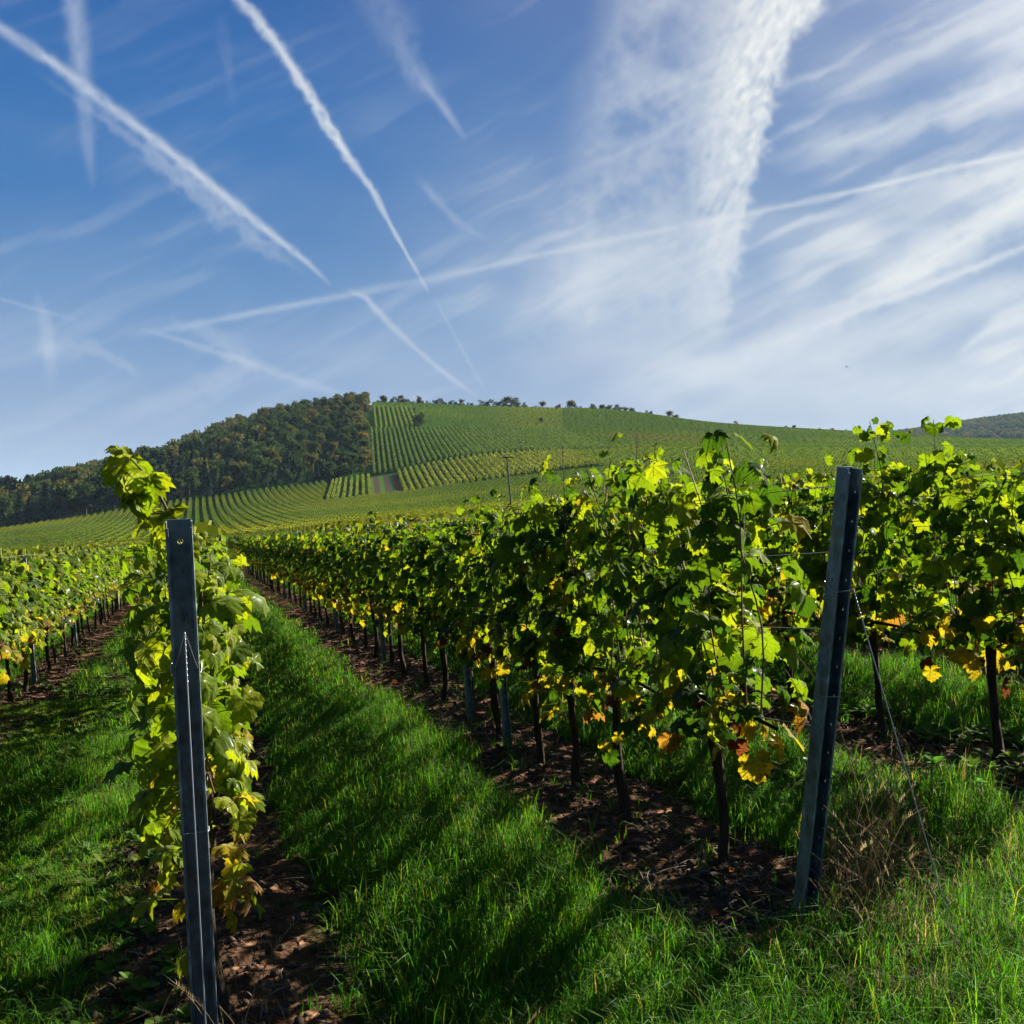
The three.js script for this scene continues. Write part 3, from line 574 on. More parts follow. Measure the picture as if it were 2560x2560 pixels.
// ---------------------------------------------------------------- the rest of the vineyard, as masses
function quadCloud(seed, n, box, size, tone) {                // n small leaf-like facets spread through a volume
  const r = rng(seed), pos = [], nor = [], col = [], idx = [], q = new THREE.Quaternion(), e = new THREE.Euler();
  for (let i = 0; i < n; i++) {
    const p = box(r), s = size * (0.6 + r() * 0.8), c = tone(p, r);
    q.setFromEuler(e.set((r() - 0.5) * 2.2, r() * 6.283, (r() - 0.5) * 1.6));
    const nrm = V(0, 0, 1).applyQuaternion(q), b = pos.length / 3;
    for (const [a, d] of [[0, -1], [0.8, 0.1], [0.1, 0.95], [-0.85, 0.2]]) { const v = V(a * s, d * s, 0.18 * s * Math.abs(a)).applyQuaternion(q).add(p); pos.push(v.x, v.y, v.z); nor.push(nrm.x, nrm.y, nrm.z); col.push(...c); }
    idx.push(b, b + 1, b + 2, b, b + 2, b + 3);
  }
  const g = new THREE.BufferGeometry();
  g.setAttribute('position', new THREE.Float32BufferAttribute(pos, 3)); g.setAttribute('normal', new THREE.Float32BufferAttribute(nor, 3)); g.setAttribute('color', new THREE.Float32BufferAttribute(col, 3)); g.setIndex(idx);
  return g;
}
const hedgeTone = (p, r) => { const a = r(), k = 0.8 + r() * 0.4; return (a < 0.3 ? [0.090, 0.130, 0.010] : a < 0.75 ? [0.155, 0.188, 0.012] : a < 0.93 ? [0.24, 0.245, 0.016] : [0.34, 0.28, 0.02]).map((x) => x * k); };
const hedgeBox = (L, y0, y1, w) => (r) => V((r() - 0.5) * L, lerp(y0, y1, Math.pow(r(), 0.8)), (r() + r() - 1) * w);
const nearClumps = [0, 1, 2].map((i) => quadCloud(300 + i, 150, hedgeBox(1.15, 0.5, 1.75, 0.26), 0.085, hedgeTone));
const farClumps = [0, 1, 2].map((i) => quadCloud(320 + i, 54, hedgeBox(1.5, 0.35, 1.75, 0.3), 0.17, hedgeTone));
const m4 = new THREE.Matrix4(), tint = new THREE.Color();
function scatter(name, label, category, geos, mat, places) {   // places: [position, quaternion, scale, colour]
  const g = new THREE.Group(); g.name = name; g.userData = { kind: 'stuff', label, category };
  geos.forEach((geo, v) => {
    const mine = places.filter((_, i) => i % geos.length === v); if (!mine.length) return;
    const im = new THREE.InstancedMesh(geo, mat, mine.length); im.name = name; im.userData.kind = 'stuff'; im.castShadow = im.receiveShadow = true;
    mine.forEach(([p, q, s, c], i) => { im.setMatrixAt(i, m4.compose(p, q, typeof s === 'number' ? V(s, s, s) : s)); if (c) im.setColorAt(i, tint.setRGB(...c)); });
    g.add(im);
  });
  scene.add(g);
  return g;
}
const rowTurn = (dx, dz) => new THREE.Quaternion().setFromAxisAngle(V(0, 1, 0), Math.atan2(-dz, dx));
const bearing = (x, z) => 512 + 1024 * x / -z;
const fr = rng(321), nearTurn = rowTurn(DH.x, DH.z);
// tone of the foliage over the slope: patches that turned yellow
function patchTone(x, z) {
  const n = fbm(x / 38 + 7, z / 38 + 3, 3), b = bearing(x, z), d = -z;
  let y = sstep(0.5, 0.72, n) * 0.5;
  y += 0.9 * Math.exp(-Math.pow((d - 135) / 30, 2)) * sstep(120, 300, b) * sstep(760, 640, b);
  y += 0.5 * Math.exp(-Math.pow((d - 150) / 30, 2) - Math.pow((b - 215) / 50, 2));
  const k = 0.85 + fr() * 0.3;
  return [k * lerp(0.82, 1.5, y), k * lerp(0.92, 1.25, y), k * lerp(0.95, 0.7, y)];
}
{
  const near = [], far = [];
  for (let k = -7; k <= 12; k++) {
    if (k >= -1 && k <= 4) continue;
    for (let t = 4 + fr(); t < 44; t += 1.05) { const u = rowU(k), p = at(u, t + fr() * 0.2); if (Math.abs(p.x) > -p.z * 0.62 + 12) continue; near.push([p, nearTurn, 0.95 + fr() * 0.1, patchTone(p.x, p.z)]); }
  }
  for (let k = -1; k <= 4; k++) for (let t = [43.6, 13.5, 49, 20.3, 21.9, 22][k + 1]; t < 62; t += 1.02) { const p = at(rowU(k), t); near.push([p, nearTurn, 0.95 + fr() * 0.1, patchTone(p.x, p.z)]); }
  for (let k = -75; k <= 110; k++) for (let t = 40; t < 310; t += (t < 110 ? 1.05 : 1.35)) {
    const u = rowU(k); if (k >= -7 && k <= 12 && t < 62) continue;
    const p = at(u, t + fr() * 0.25), b = bearing(p.x, p.z), d = -p.z;
    if (b < -70 || b > 1100 || d > 281 || d < 36) continue;
    if (d < 62 && (k < -7 || k > 12) && t < 42) continue;
    if (b > 600 && d > 150 && fr() < 0.15) continue;
    const q = [p, nearTurn, 0.95 + fr() * 0.12, patchTone(p.x, p.z)];
    if (d >= 105) q[2] = V(1, q[2], 1.5);
    (d < 105 ? near : far).push(q);
  }
  scatter('vineyard', 'yellow-green vine rows filling the vineyard behind the near rows', 'vineyard', [...nearClumps], farLeafMat, near);
  scatter('far_vineyard', 'broad field of yellow-green vines at the foot of the hill', 'vineyard', [...farClumps], farLeafMat, far);
}
// fields on the slopes: right-hand hillside, upper slope, and the wedge below the wood
{
  const right = [], upper = [], wedge = [];
  const qr = rowTurn(-0.55, -0.83), qu = rowTurn(-0.80, -0.6);
  for (let v = -380; v < 620; v += 2.3) for (let s = -100; s < 820; s += 1.7) {
    const x = v * 0.83 - s * 0.55, z = -(v * 0.55 + s * 0.83), d = -z; if (d < 283 || d > 660) continue;
    const b = bearing(x, z), from = d < 346 ? 28 - 0.148 * (d - 285) : d < 446 ? 36.2 - 0.148 * (d - 350) : 0.05 * d;
    if (x < from || b > 1090) continue;
    if (fr() < 0.1 + 0.35 * sstep(440, 600, d)) continue;
    const c = patchTone(x, z).map((q, i) => q * (d > 345 ? [0.64, 0.78, 1.05] : [0.95, 1, 1])[i]), dry = Math.exp(-Math.pow((b - 665) / 60, 2) - Math.pow((d - 420) / 22, 2));  // farther foliage: muted bluish haze put into its colour
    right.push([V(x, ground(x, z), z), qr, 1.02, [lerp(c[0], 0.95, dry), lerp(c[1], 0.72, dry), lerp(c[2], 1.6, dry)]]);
  }
  for (let v = -400; v < 600; v += 2.5) for (let s = -200; s < 820; s += 1.7) {
    const x = v * 0.6 - s * 0.8, z = -(v * 0.8 + s * 0.6), d = -z; if (d < 447 || d > 585) continue;
    const b = bearing(x, z); if (b < (d < 525 ? 416 : 373) || x > 0.05 * d) continue;
    const yel = Math.exp(-Math.pow((b - 535) / 45, 2)), c = patchTone(x, z);
    upper.push([V(x, ground(x, z), z), qu, 1.0, [c[0] * lerp(0.55, 1.0, yel), c[1] * lerp(0.78, 0.95, yel), c[2]]]);
  }
  for (let v = -300; v < 100; v += 2.0) for (let s = 100; s < 520; s += 1.4) {
    const x = v * 0.9558 - s * 0.294, z = -(v * 0.294 + s * 0.9558), d = -z, b = bearing(x, z);
    if (d < 283 || d > 348 || x > -53.3 - 0.148 * (d - 284) || b < -70 || d > 315 + b * 0.09) continue;
    wedge.push([V(x, ground(x, z), z), nearTurn, V(1, 1, 1.7), patchTone(x, z)]);
  }
  scatter('right_hillside_vineyard', 'green vineyard covering the gentle hillside at right, haze tinted into its colour', 'vineyard', farClumps, farLeafMat, right);
  scatter('upper_vineyard', 'fine dark vine rows below the ridge', 'vineyard', farClumps, farLeafMat, upper);
  scatter('wood_edge_vineyard', 'sloping green vineyard along the foot of the wood', 'vineyard', farClumps, farLeafMat, wedge);
}
// rows on the hillside that one can count: each row a thing
const HR = V(-0.1464, 0, -0.9892);
function hillRow(x0, z0, z1, seed, tone, label, group) {      // starts at x0 on distance z0 and runs uphill to z1
  const len = (z1 - z0) / 0.9892, r = rng(seed), n = Math.floor(len * 26);
  const g = quadCloud(seed, n, (q) => {
    const s = q() * len, x = x0 + HR.x * s + (q() + q() - 1) * 0.46, z = -z0 + HR.z * s;
    return V(x, ground(x, z) + lerp(0.25, 1.7 + 0.12 * Math.sin(s * 1.3 + seed), Math.pow(q(), 0.7)), z);
  }, 0.2, (p, q) => hedgeTone(p, q).map((c, i) => c * tone[i]));
  const o = new THREE.Mesh(g, farLeafMat); add(o, 'vine_row', label, 'vine row', group); return o;
}
let rowSeed = 5000;
for (let i = 0; i < 8; i++) hillRow(lerp(-52.5, -39.3, i / 7), 284 + (i < 2 ? 8 - i * 4 : 0), 346, rowSeed++, [0.9, 1, 0.9], `${ordinal(i + 1)} vine row from the left in the small plot beside the wood corner`, 'vine rows beside the wood corner');
for (let i = 0; i < 31; i++) hillRow(-29.3 + i * 1.86, 285 + i * 0.6, 344 + i * 0.25, rowSeed++, [0.98, 1.0, 0.8], `${ordinal(i + 1)} vine row from the left in the yellowish lower hillside block`, 'vine rows of the yellowish lower hillside block');
for (let i = 0; i < 44; i++) hillRow(-47 + i * 1.9, 350 + i * 0.2, 444, rowSeed++, [0.52, 0.74, 0.9], `${ordinal(i + 1)} vine row from the left in the large dark green hillside block`, 'vine rows of the large dark hillside block');
for (let i = 0; i < 9; i++) hillRow(-59.5 + i * 2.3, 449, 522, rowSeed++, [0.8, 0.95, 0.9], `${ordinal(i + 1)} vine row from the left in the top block beside the wood`, 'vine rows of the top block beside the wood');
// bare and grassed strips between the two lower blocks
function strip(x0, x1, z0, z1, color, name) {
  const n = 24, pos = [], idx = [];
  for (let j = 0; j <= n; j++) for (const xx of [x0, x1]) { const s = (z1 - z0) * j / n / 0.9892, x = xx + HR.x * s, z = -z0 + HR.z * s; pos.push(x, ground(x, z) + 0.16, z); }
  for (let j = 0; j < n; j++) { const a = j * 2; idx.push(a, a + 1, a + 3, a, a + 3, a + 2); }
  const g = new THREE.BufferGeometry(); g.setAttribute('position', new THREE.Float32BufferAttribute(pos, 3)); g.setIndex(idx); g.computeVertexNormals();
  const m = new THREE.Mesh(g, new THREE.MeshPhysicalMaterial({ color: new THREE.Color().setRGB(...color), roughness: 1, specularIntensity: 0 })); m.name = numbered(name); m.userData.kind = 'structure'; m.receiveShadow = true; scene.add(m);
}
const sx = (px) => (px - 512) / 1024 * 284;
strip(sx(371.5), sx(375.6), 284, 346, [0.050, 0.090, 0.018], 'grass_strip'); strip(sx(375.7), sx(381.9), 284, 346, [0.055, 0.040, 0.032], 'bare_soil_plot');
strip(sx(382), sx(387.5), 284, 346, [0.046, 0.088, 0.018], 'grass_strip'); strip(sx(387.6), sx(393), 284, 346, [0.050, 0.037, 0.030], 'bare_soil_plot');
strip(sx(393.1), sx(398.4), 284, 346, [0.029, 0.055, 0.025], 'grass_strip'); strip(sx(398.5), sx(404), 284, 346, [0.040, 0.029, 0.024], 'bare_soil_plot');

// ---------------------------------------------------------------- trees
const woodMat = new THREE.MeshStandardMaterial({ color: new THREE.Color().setRGB(0.07, 0.055, 0.04), roughness: 1 });
function crownGeometry(seed, kind) {
  const r = rng(seed), lobes = [];
  if (kind === 'conifer') for (let i = 0; i < 9; i++) lobes.push([V((r() - 0.5) * 0.7, 2.5 + i * 1.25, (r() - 0.5) * 0.7), V(2.5 - i * 0.24, 0.8, 2.5 - i * 0.24)]);
  else if (kind === 'pine') { const lx = 0.9 + r(); for (let i = 0; i < 7; i++) lobes.push([V((r() - 0.35) * 3.4 * (0.5 + i / 9) + lx * i * 0.2, 3.2 + i * 0.72 + r(), (r() - 0.5) * 3), V(1.3 + r() * 1.2, 0.55 + r() * 0.5, 1.3 + r())]); }
  else for (let i = 0; i < 13; i++) { const a = r() * 6.28, q = Math.sqrt(r()) * 2.5, y = 3.4 + r() * 5.4; lobes.push([V(Math.cos(a) * q * (1.2 - (y - 3) / 9), y, Math.sin(a) * q * (1.2 - (y - 3) / 9)), V(1.2 + r() * 0.9, 1.0 + r() * 0.7, 1.2 + r() * 0.9)]); }
  return quadCloud(seed + 1, kind === 'pine' ? 420 : 620, (q) => {
    const [c, s] = lobes[Math.floor(q() * lobes.length)], th = q() * 6.283, ph = Math.acos(2 * q() - 1), k = Math.pow(q(), 0.35);
    return V(c.x + s.x * k * Math.sin(ph) * Math.cos(th), c.y + s.y * k * Math.cos(ph), c.z + s.z * k * Math.sin(ph) * Math.sin(th));
  }, kind === 'pine' ? 0.30 : 0.40, (p, q) => { const k = 0.75 + q() * 0.5; return [k, k, k]; });
}
const crownMat = (c, t = 0.4) => new THREE.MeshPhysicalMaterial({ color: new THREE.Color().setRGB(...c), roughness: 0.95, specularIntensity: 0.1, transmission: t, thickness: 0, side: THREE.DoubleSide, vertexColors: true });
const kinds = {
  leafy: { geo: [0, 1, 2, 3].map((i) => crownGeometry(500 + i * 3, 'leafy')), mats: { green: crownMat([0.034, 0.060, 0.012]), olive: crownMat([0.088, 0.084, 0.013]), gold: crownMat([0.17, 0.112, 0.016]), russet: crownMat([0.17, 0.075, 0.035]) } },
  conifer: { geo: [0, 1].map((i) => crownGeometry(540 + i * 3, 'conifer')), mats: { dark: crownMat([0.018, 0.036, 0.02], 0.25) } },
  pine: { geo: [0, 1, 2, 3].map((i) => crownGeometry(560 + i * 3, 'pine')), mats: { grey: crownMat([0.055, 0.070, 0.036], 0.3) } },
};
const trunkGeo = { leafy: tube([V(0, -0.6, 0), V(0.1, 2, 0), V(-0.1, 5, 0.1), V(0, 7, 0)], [0.32, 0.24, 0.15, 0.05], 6, 3, 0.1), conifer: tube([V(0, -0.6, 0), V(0, 5, 0), V(0, 12, 0)], [0.26, 0.18, 0.04], 6, 3, 0.1), pine: tube([V(0, -0.6, 0), V(0.15, 2, 0), V(0.7, 4.4, 0), V(1.4, 6.4, 0)], [0.26, 0.2, 0.14, 0.05], 6, 3, 0.1) };
const tr = rng(99);
function tree(name, label, group, kind, tone, p, scale, turn) {
  const g = new THREE.Group(), K = kinds[kind];
  part(g, 'trunk', trunkGeo[kind], woodMat); part(g, 'crown', K.geo[Math.floor(tr() * K.geo.length)], K.mats[tone]);
  g.position.copy(p); g.rotation.y = turn ?? tr() * 6.28; typeof scale === 'number' ? g.scale.setScalar(scale) : g.scale.copy(scale);
  return add(g, name, label, 'tree', group);
}
{
  // the wood on the left-hand hill: crowns one can pick out stand as trees, the rest is one mass
  const spots = [];
  for (let d = 322; d < 640; d += 6) for (let b = -90; b < 369; b += 0) {
    const dd = d + (tr() - 0.5) * 4, x = (b - 512) / 1024 * dd, edge = 316 + clamp(b, -60, 366) * 0.095, right = 368 - sstep(330, 352, dd) * 1;
    b += (5.6 + tr() * 3.0) / dd * 1024;
    if (dd < edge || b > right) continue;
    spots.push([x, -dd, b, dd]);
  }
  for (let d = 350; d < 560; d += 1.9) { const b = 343 + tr() * 25; spots.push([(b - 512) / 1024 * d, -d, b, d]); }
  spots.sort((a, b) => a[3] - b[3]);
  const rest = { leafy: [], conifer: [] };
  const labelOf = { green: 'green leafy tree in the wood on the left-hand hill', olive: 'olive-tinted leafy tree in the wood on the left-hand hill', gold: 'golden autumn tree in the wood on the left-hand hill', russet: 'russet autumn tree in the wood on the left-hand hill', dark: 'dark conifer in the wood on the left-hand hill' };
  const count = {};
  spots.forEach(([x, z, b, d], i) => {
    const low = sstep(470, 380, d), n = fbm(x / 30 + 3, z / 30, 3), right = sstep(340, 366, b), a = tr();
    const kind = a < 0.62 * low * sstep(0.40, 0.6, n) * (1 - right) ? 'conifer' : 'leafy';
    const q = tr() + (n - 0.5) * 0.9 + right * 0.22 - low * 0.12, tone = kind === 'conifer' ? 'dark' : q > 1.14 ? (tr() < 0.12 ? 'russet' : 'gold') : q > 0.66 ? 'olive' : 'green';
    const s = (kind === 'conifer' ? 0.85 : 1.12) * (0.7 + tr() * 0.6) * lerp(1, 0.55, sstep(190, 366, b)), p = V(x, ground(x, z), z);
    count[tone] = (count[tone] ?? 0) + 1;
    if (i < 330 && (tone !== 'russet' || count.russet < 40)) tree('forest_tree', labelOf[tone], tone + ' trees of the wood', kind, tone, p, s);
    else { const base = { green: [0.034, 0.060, 0.012], olive: [0.088, 0.084, 0.013], gold: [0.17, 0.112, 0.016], russet: [0.17, 0.075, 0.035], dark: [0.018, 0.036, 0.02] }[tone]; rest[kind].push([p, new THREE.Quaternion().setFromAxisAngle(V(0, 1, 0), tr() * 6.28), s, base]); }
  });
  const white = crownMat([1, 1, 1], 0.38);
  const g = new THREE.Group(); g.name = 'forest'; g.userData = { kind: 'stuff', label: 'autumn wood covering the upper left-hand hill', category: 'forest' };
  for (const k of ['leafy', 'conifer']) kinds[k].geo.forEach((geo, v) => {
    const mine = rest[k].filter((_, i) => i % kinds[k].geo.length === v); if (!mine.length) return;
    const im = new THREE.InstancedMesh(geo, white, mine.length); im.name = 'forest'; im.userData.kind = 'stuff';
    mine.forEach(([p, q, s, c], i) => { im.setMatrixAt(i, m4.compose(p, q, V(s, s, s))); im.setColorAt(i, tint.setRGB(...c)); }); g.add(im);
  });
  scene.add(g);
}
// trees along the ridge
{
  let n = 0;
  for (let b = 374; b < 680; b += 2.2 + tr() * 2.8) {
    const d = lerp(555, 600, sstep(374, 680, b)), x = (b - 512) / 1024 * d, z = -d - tr() * 14, gap = fbm(b / 22, 3.3, 2);
    if (gap < 0.24 && b > 430) continue;
    const s = (0.42 + tr() * 0.48) * (gap > 0.6 ? 1.15 : 0.85) * lerp(1, 0.75, sstep(560, 680, b));
    n++; const pine = tr() < 0.72;
    tree('ridge_tree', `${ordinal(n)} small tree from the left along the vineyard ridge`, 'wind-bent trees along the ridge', pine ? 'pine' : 'leafy', pine ? 'grey' : tr() < 0.7 ? 'green' : 'olive', V(x, ground(x, z) - 1.5 * s, z), s, (tr() - 0.5) * 1.2);
  }
}
// bushes on the right-hand crest and single bushes among the rows
function bush(px, d, scale, tone, label) { const x = (px - 512) / 1024 * d, z = -d; return tree('bush', label, 'bushes on the slopes', 'leafy', tone, V(x, ground(x, z) - 1.6 * scale, z), scale); }
bush(419, 452, 0.85, 'green', 'round dark green bush among the vine rows below the ridge');
bush(541, 470, 0.42, 'green', 'small dark bush standing alone in the middle of the slope');
bush(736, 610, 0.5, 'gold', 'small golden tree on the bare crest right of the ridge trees');
[[786, 0.42, 'olive', 'leftmost low olive bush on the right-hand crest'], [794, 0.5, 'green', 'taller dark bush on the right-hand crest'], [820, 0.42, 'olive', 'low olive bush in the middle of the right-hand crest'], [832, 0.45, 'russet', 'reddish bush on the right-hand crest'], [846, 0.42, 'olive', 'rounded bush right of the reddish bush on the crest'], [858, 0.4, 'russet', 'last reddish bush of the right-hand crest'], [871, 0.4, 'green', 'dark bush where the crest meets the distant hill']].forEach(([px, s, tone, label]) => bush(px, 640, s, tone, label));
// the wooded hill far off at right
{
  const places = [];
  for (let d = 1150; d < 1750; d += 8) for (let b = 870; b < 1180; b += 0) {
    const dd = d + (tr() - 0.5) * 7; b += (7 + tr() * 5) / dd * 1024;
    const x = (b - 512) / 1024 * dd, z = -dd, c = tr() < 0.7 ? [0.055, 0.085, 0.03] : [0.12, 0.11, 0.035];
    places.push([V(x, ground(x, z) - 1.2, z), new THREE.Quaternion().setFromAxisAngle(V(0, 1, 0), tr() * 6.28), 1.0 + tr() * 0.6, c]);
  }
  scatter('distant_forest', 'bluish wooded hill far away at the right edge', 'forest', kinds.leafy.geo, crownMat([1, 1, 1], 0.3), places);
}
// ---------------------------------------------------------------- perch pole and bird
{
  const g = new THREE.Group(), m = new THREE.MeshStandardMaterial({ color: new THREE.Color().setRGB(0.035, 0.037, 0.04), roughness: 0.6 });
  const top = W3(506.8, 457.5, 38), foot = V(0.12, ground(0.12, -38) - 0.3, -38);
  part(g, 'pole', tube([foot, foot.clone().lerp(top, 0.5).add(V(0.02, 0, 0)), top], [0.034, 0.03, 0.026], 8, 2), m);
  part(g, 'crossbar', tube([top.clone().add(V(-0.19, -0.015, 0.03)), top.clone().add(V(0, 0.012, 0)), top.clone().add(V(0.19, 0.02, -0.03))], [0.024, 0.026, 0.024], 6, 2), m);
  add(g, 'perch_pole', 'tall thin dark perch pole with a short crossbar above the vines', 'pole');
  const b = new THREE.Group(), bm = new THREE.MeshStandardMaterial({ color: new THREE.Color().setRGB(0.03, 0.028, 0.028), roughness: 0.8 });
  part(b, 'body', tube([V(-0.28, 0, 0), V(-0.1, 0.01, 0), V(0.1, 0.015, 0), V(0.26, 0.03, 0)], [0.02, 0.085, 0.08, 0.03], 8, 1), bm);
  for (const s of [-1, 1]) {
    const sh = new THREE.Shape(); sh.moveTo(-0.1, 0); sh.lineTo(0.12, 0); sh.quadraticCurveTo(0.18, 0.35, 0.05, 0.72); sh.quadraticCurveTo(-0.05, 0.4, -0.14, 0.3); sh.closePath();
    const w = new THREE.ExtrudeGeometry(sh, { depth: 0.015, bevelEnabled: false, curveSegments: 5 }); w.rotateX(s * Math.PI / 2 - s * 0.3); part(b, 'wing', w, bm);
  }
  b.position.copy(W3(847, 367, 300)); b.rotation.set(0.5, 0.6, 0.15); add(b, 'bird', 'tiny dark bird gliding in the sky at right', 'bird');
}
// ---------------------------------------------------------------- grass, weeds, soil crumbs, litter
const grassMat = new THREE.MeshPhysicalMaterial({ roughness: 0.92, transmission: 0.68, thickness: 0, side: THREE.DoubleSide, vertexColors: true, clearcoat: 0.06, clearcoatRoughness: 0.25, specularIntensity: 0.1 });
function blade(out, base, yaw, h, w, bend, c, segs = 3) {
  const dir = V(Math.cos(yaw), 0, Math.sin(yaw)), side = V(-dir.z, 0, dir.x), b = out.pos.length / 3;
  for (let i = 0; i <= segs; i++) {
    const f = i / segs, a = bend * f * f, p = base.clone().addScaledVector(dir, h * f * Math.sin(a)).add(V(0, h * f * Math.cos(a * 0.9), 0)), ww = w * (1 - f * 0.92) * (f < 0.01 ? 0.8 : 1), k = 0.9 + 0.2 * f;
    if (i < segs) for (const s of [-1, 1]) { out.pos.push(p.x + side.x * ww * s, p.y, p.z + side.z * ww * s); out.col.push(c[0] * k, c[1] * k, c[2] * k); }
    else { out.pos.push(p.x, p.y, p.z); out.col.push(c[0], c[1], c[2]); }
  }
  for (let i = 0; i + 1 < segs; i++) { const a = b + i * 2; out.idx.push(a, a + 1, a + 3, a, a + 3, a + 2); }
  const a = b + (segs - 1) * 2; out.idx.push(a, a + 1, a + 2);
}
function built(out) { const g = new THREE.BufferGeometry(); g.setAttribute('position', new THREE.Float32BufferAttribute(out.pos, 3)); g.setAttribute('color', new THREE.Float32BufferAttribute(out.col, 3)); g.setIndex(out.idx); g.computeVertexNormals(); return g; }
function tuft(seed, n, rad, h0, h1, w, bend) {
  const r = rng(seed), out = { pos: [], col: [], idx: [] };
  for (let i = 0; i < n; i++) { const a = r() * 6.283, q = Math.sqrt(r()) * rad, k = 0.75 + r() * 0.5, dry = r() < 0.03; blade(out, V(Math.cos(a) * q, -0.015, Math.sin(a) * q), r() * 6.283, lerp(h0, h1, Math.pow(r(), 1.3)), w * (0.7 + r() * 0.6), bend * (0.25 + r()), dry ? [2.6 * k, 1.1 * k, 4.0 * k] : [k, k, k]); }
  return built(out);
}
const tufts = [0, 1, 2, 3, 4].map((i) => tuft(700 + i, 11, 0.05, 0.05, 0.20, 0.0028, 1.2));
const tallTufts = [0, 1, 2].map((i) => tuft(720 + i, 10, 0.05, 0.12, 0.32, 0.0032, 1.3));
const shortTufts = [0, 1].map((i) => tuft(730 + i, 22, 0.06, 0.02, 0.06, 0.0016, 1.0));
const midTufts = [0, 1, 2].map((i) => tuft(740 + i, 16, 0.11, 0.06, 0.17, 0.0050, 1.1));
const gr = rng(4242);
const spin = () => new THREE.Quaternion().setFromAxisAngle(V(0, 1, 0), gr() * 6.283);
const green = (k) => { const a = gr(), s = (0.75 + gr() * 0.5) * (k ?? 1); return a < 0.55 ? [0.040 * s, 0.155 * s, 0.003 * s] : a < 0.95 ? [0.095 * s, 0.215 * s, 0.004 * s] : [0.16 * s, 0.19 * s, 0.018 * s]; };
function sward(u, t) {                                         // how thick the grass stands: 0 bare soil .. 1 sward
  const k = Math.round((u - ROW0) / ROWGAP), rel = u - rowU(k), n = fbm(u * 2.1 + 9, t * 2.1 + 4, 3), lane = Math.floor((u - ROW0) / ROWGAP);
  const head = t < 2.9 + 0.5 * n + (k === 0 ? -1.3 : 0);
  let v = Math.max(0.025, sstep(0.36, 0.54, Math.abs(rel) + (n - 0.5) * 0.4));
  if (head) v = Math.max(v, 0.95);
  if (k === 0 && t < 4.6 && Math.abs(rel) < 0.75) v *= 0.25 + 0.5 * sstep(0.5, 0.75, Math.abs(rel));
  if (lane === -1) v *= 0.18 + 0.62 * sstep(0.46, 0.64, n);
  return v;
}
{
  const near = [], tall = [], short = [], mid = [];
  const drop = (list, n, u0, u1, t0, t1, f) => { for (let i = 0; i < n; i++) { const u = lerp(u0, u1, gr()), t = lerp(t0, t1, gr()), p = at(u, t); if (p.x > -p.z * 0.6 + 2.2 || p.x < p.z * 0.58 - 0.8) continue; const e = f(u, t, p); if (e) { p.y = floorY(u, t, p); list.push([p, spin(), e[0], e[1]]); } } };
  const S = (q) => q * (0.7 + gr() * 0.6);
  drop(near, 76000, -4.6, 9.5, 1.6, 9.5, (u, t) => gr() < sward(u, t) ? [V(1, 1.18 * S(1) * (0.65 + 1.0 * fbm(u * 1.7, t * 1.7 + 30, 2)) * lerp(0.6, 1.08, sstep(0.1, 0.5, sward(u, t))), 1), green()] : null);
  drop(tall, 7500, -4.2, 8.5, 1.6, 9, (u, t) => { const n = fbm(u * 1.4 + 60, t * 1.4, 2), front = sstep(3.4, 2.4, t) * sstep(0.6, 1.3, u); return gr() < sward(u, t) * (0.5 * sstep(0.5, 0.66, n) + 0.8 * front) ? [S(1), green(1.05)] : null; });
  drop(short, 30000, -3.5, 1.2, 1.6, 12, (u, t) => { const lane = Math.floor((u - ROW0) / ROWGAP), n = fbm(u * 1.2 + 3, t * 1.2 + 8, 2); return lane === -1 && gr() < (0.25 + 0.75 * sstep(0.36, 0.6, n)) * 0.95 && Math.abs(u - rowU(0)) > 0.28 ? [S(1.1), green(1.15).map((c, i) => c * [2.1, 1.45, 1][i])] : null; });  // turf colour raised to stand in for sunlit patches
  drop(mid, 46000, -6, 14, 9, 30, (u, t) => gr() < sward(u, t) * lerp(1, 0.55, sstep(12, 30, t)) ? [V(1, S(0.9), 1), green()] : null);
  drop(mid, 26000, -12, 26, 28, 62, (u, t) => gr() < sward(u, t) ? [V(1.6, S(1), 1.6), green()] : null);
  scatter('grass', 'fresh green grass in the lanes and along the headland', 'grass', tufts, grassMat, near);
  scatter('tall_grass', 'longer grass tufts in the lane and by the right post', 'grass', tallTufts, grassMat, tall);
  scatter('short_grass', 'short mossy turf in the left-hand lane, coloured bright as if sunlit', 'grass', shortTufts, grassMat, short);
  scatter('lane_grass', 'grass in the lanes farther back', 'grass', midTufts, grassMat, mid);
}
// broad-leaved weeds
function rosette(seed) {
  const r = rng(seed), out = { pos: [], col: [], idx: [] };
  for (let i = 0; i < 9; i++) {
    const a = i / 9 * 6.283 + r(), L = 0.035 + r() * 0.045, w = L * 0.32, up = 0.25 + r() * 0.8, d = V(Math.cos(a) * Math.cos(up), Math.sin(up), Math.sin(a) * Math.cos(up)), s = V(-Math.sin(a), 0, Math.cos(a)), b = out.pos.length / 3, k = 0.8 + r() * 0.4;
    for (const [f, q, dy] of [[0, 0.15, 0], [0.35, 0.8, 0.006], [0.35, -0.8, 0.006], [0.7, 0.7, 0], [0.7, -0.7, 0], [1, 0, -0.012]]) { out.pos.push(d.x * L * f + s.x * w * q, d.y * L * f + dy, d.z * L * f + s.z * w * q); out.col.push(k, k, k); }
    out.idx.push(b, b + 1, b + 2, b + 1, b + 3, b + 4, b + 1, b + 4, b + 2, b + 3, b + 5, b + 4);
  }
  return built(out);
}
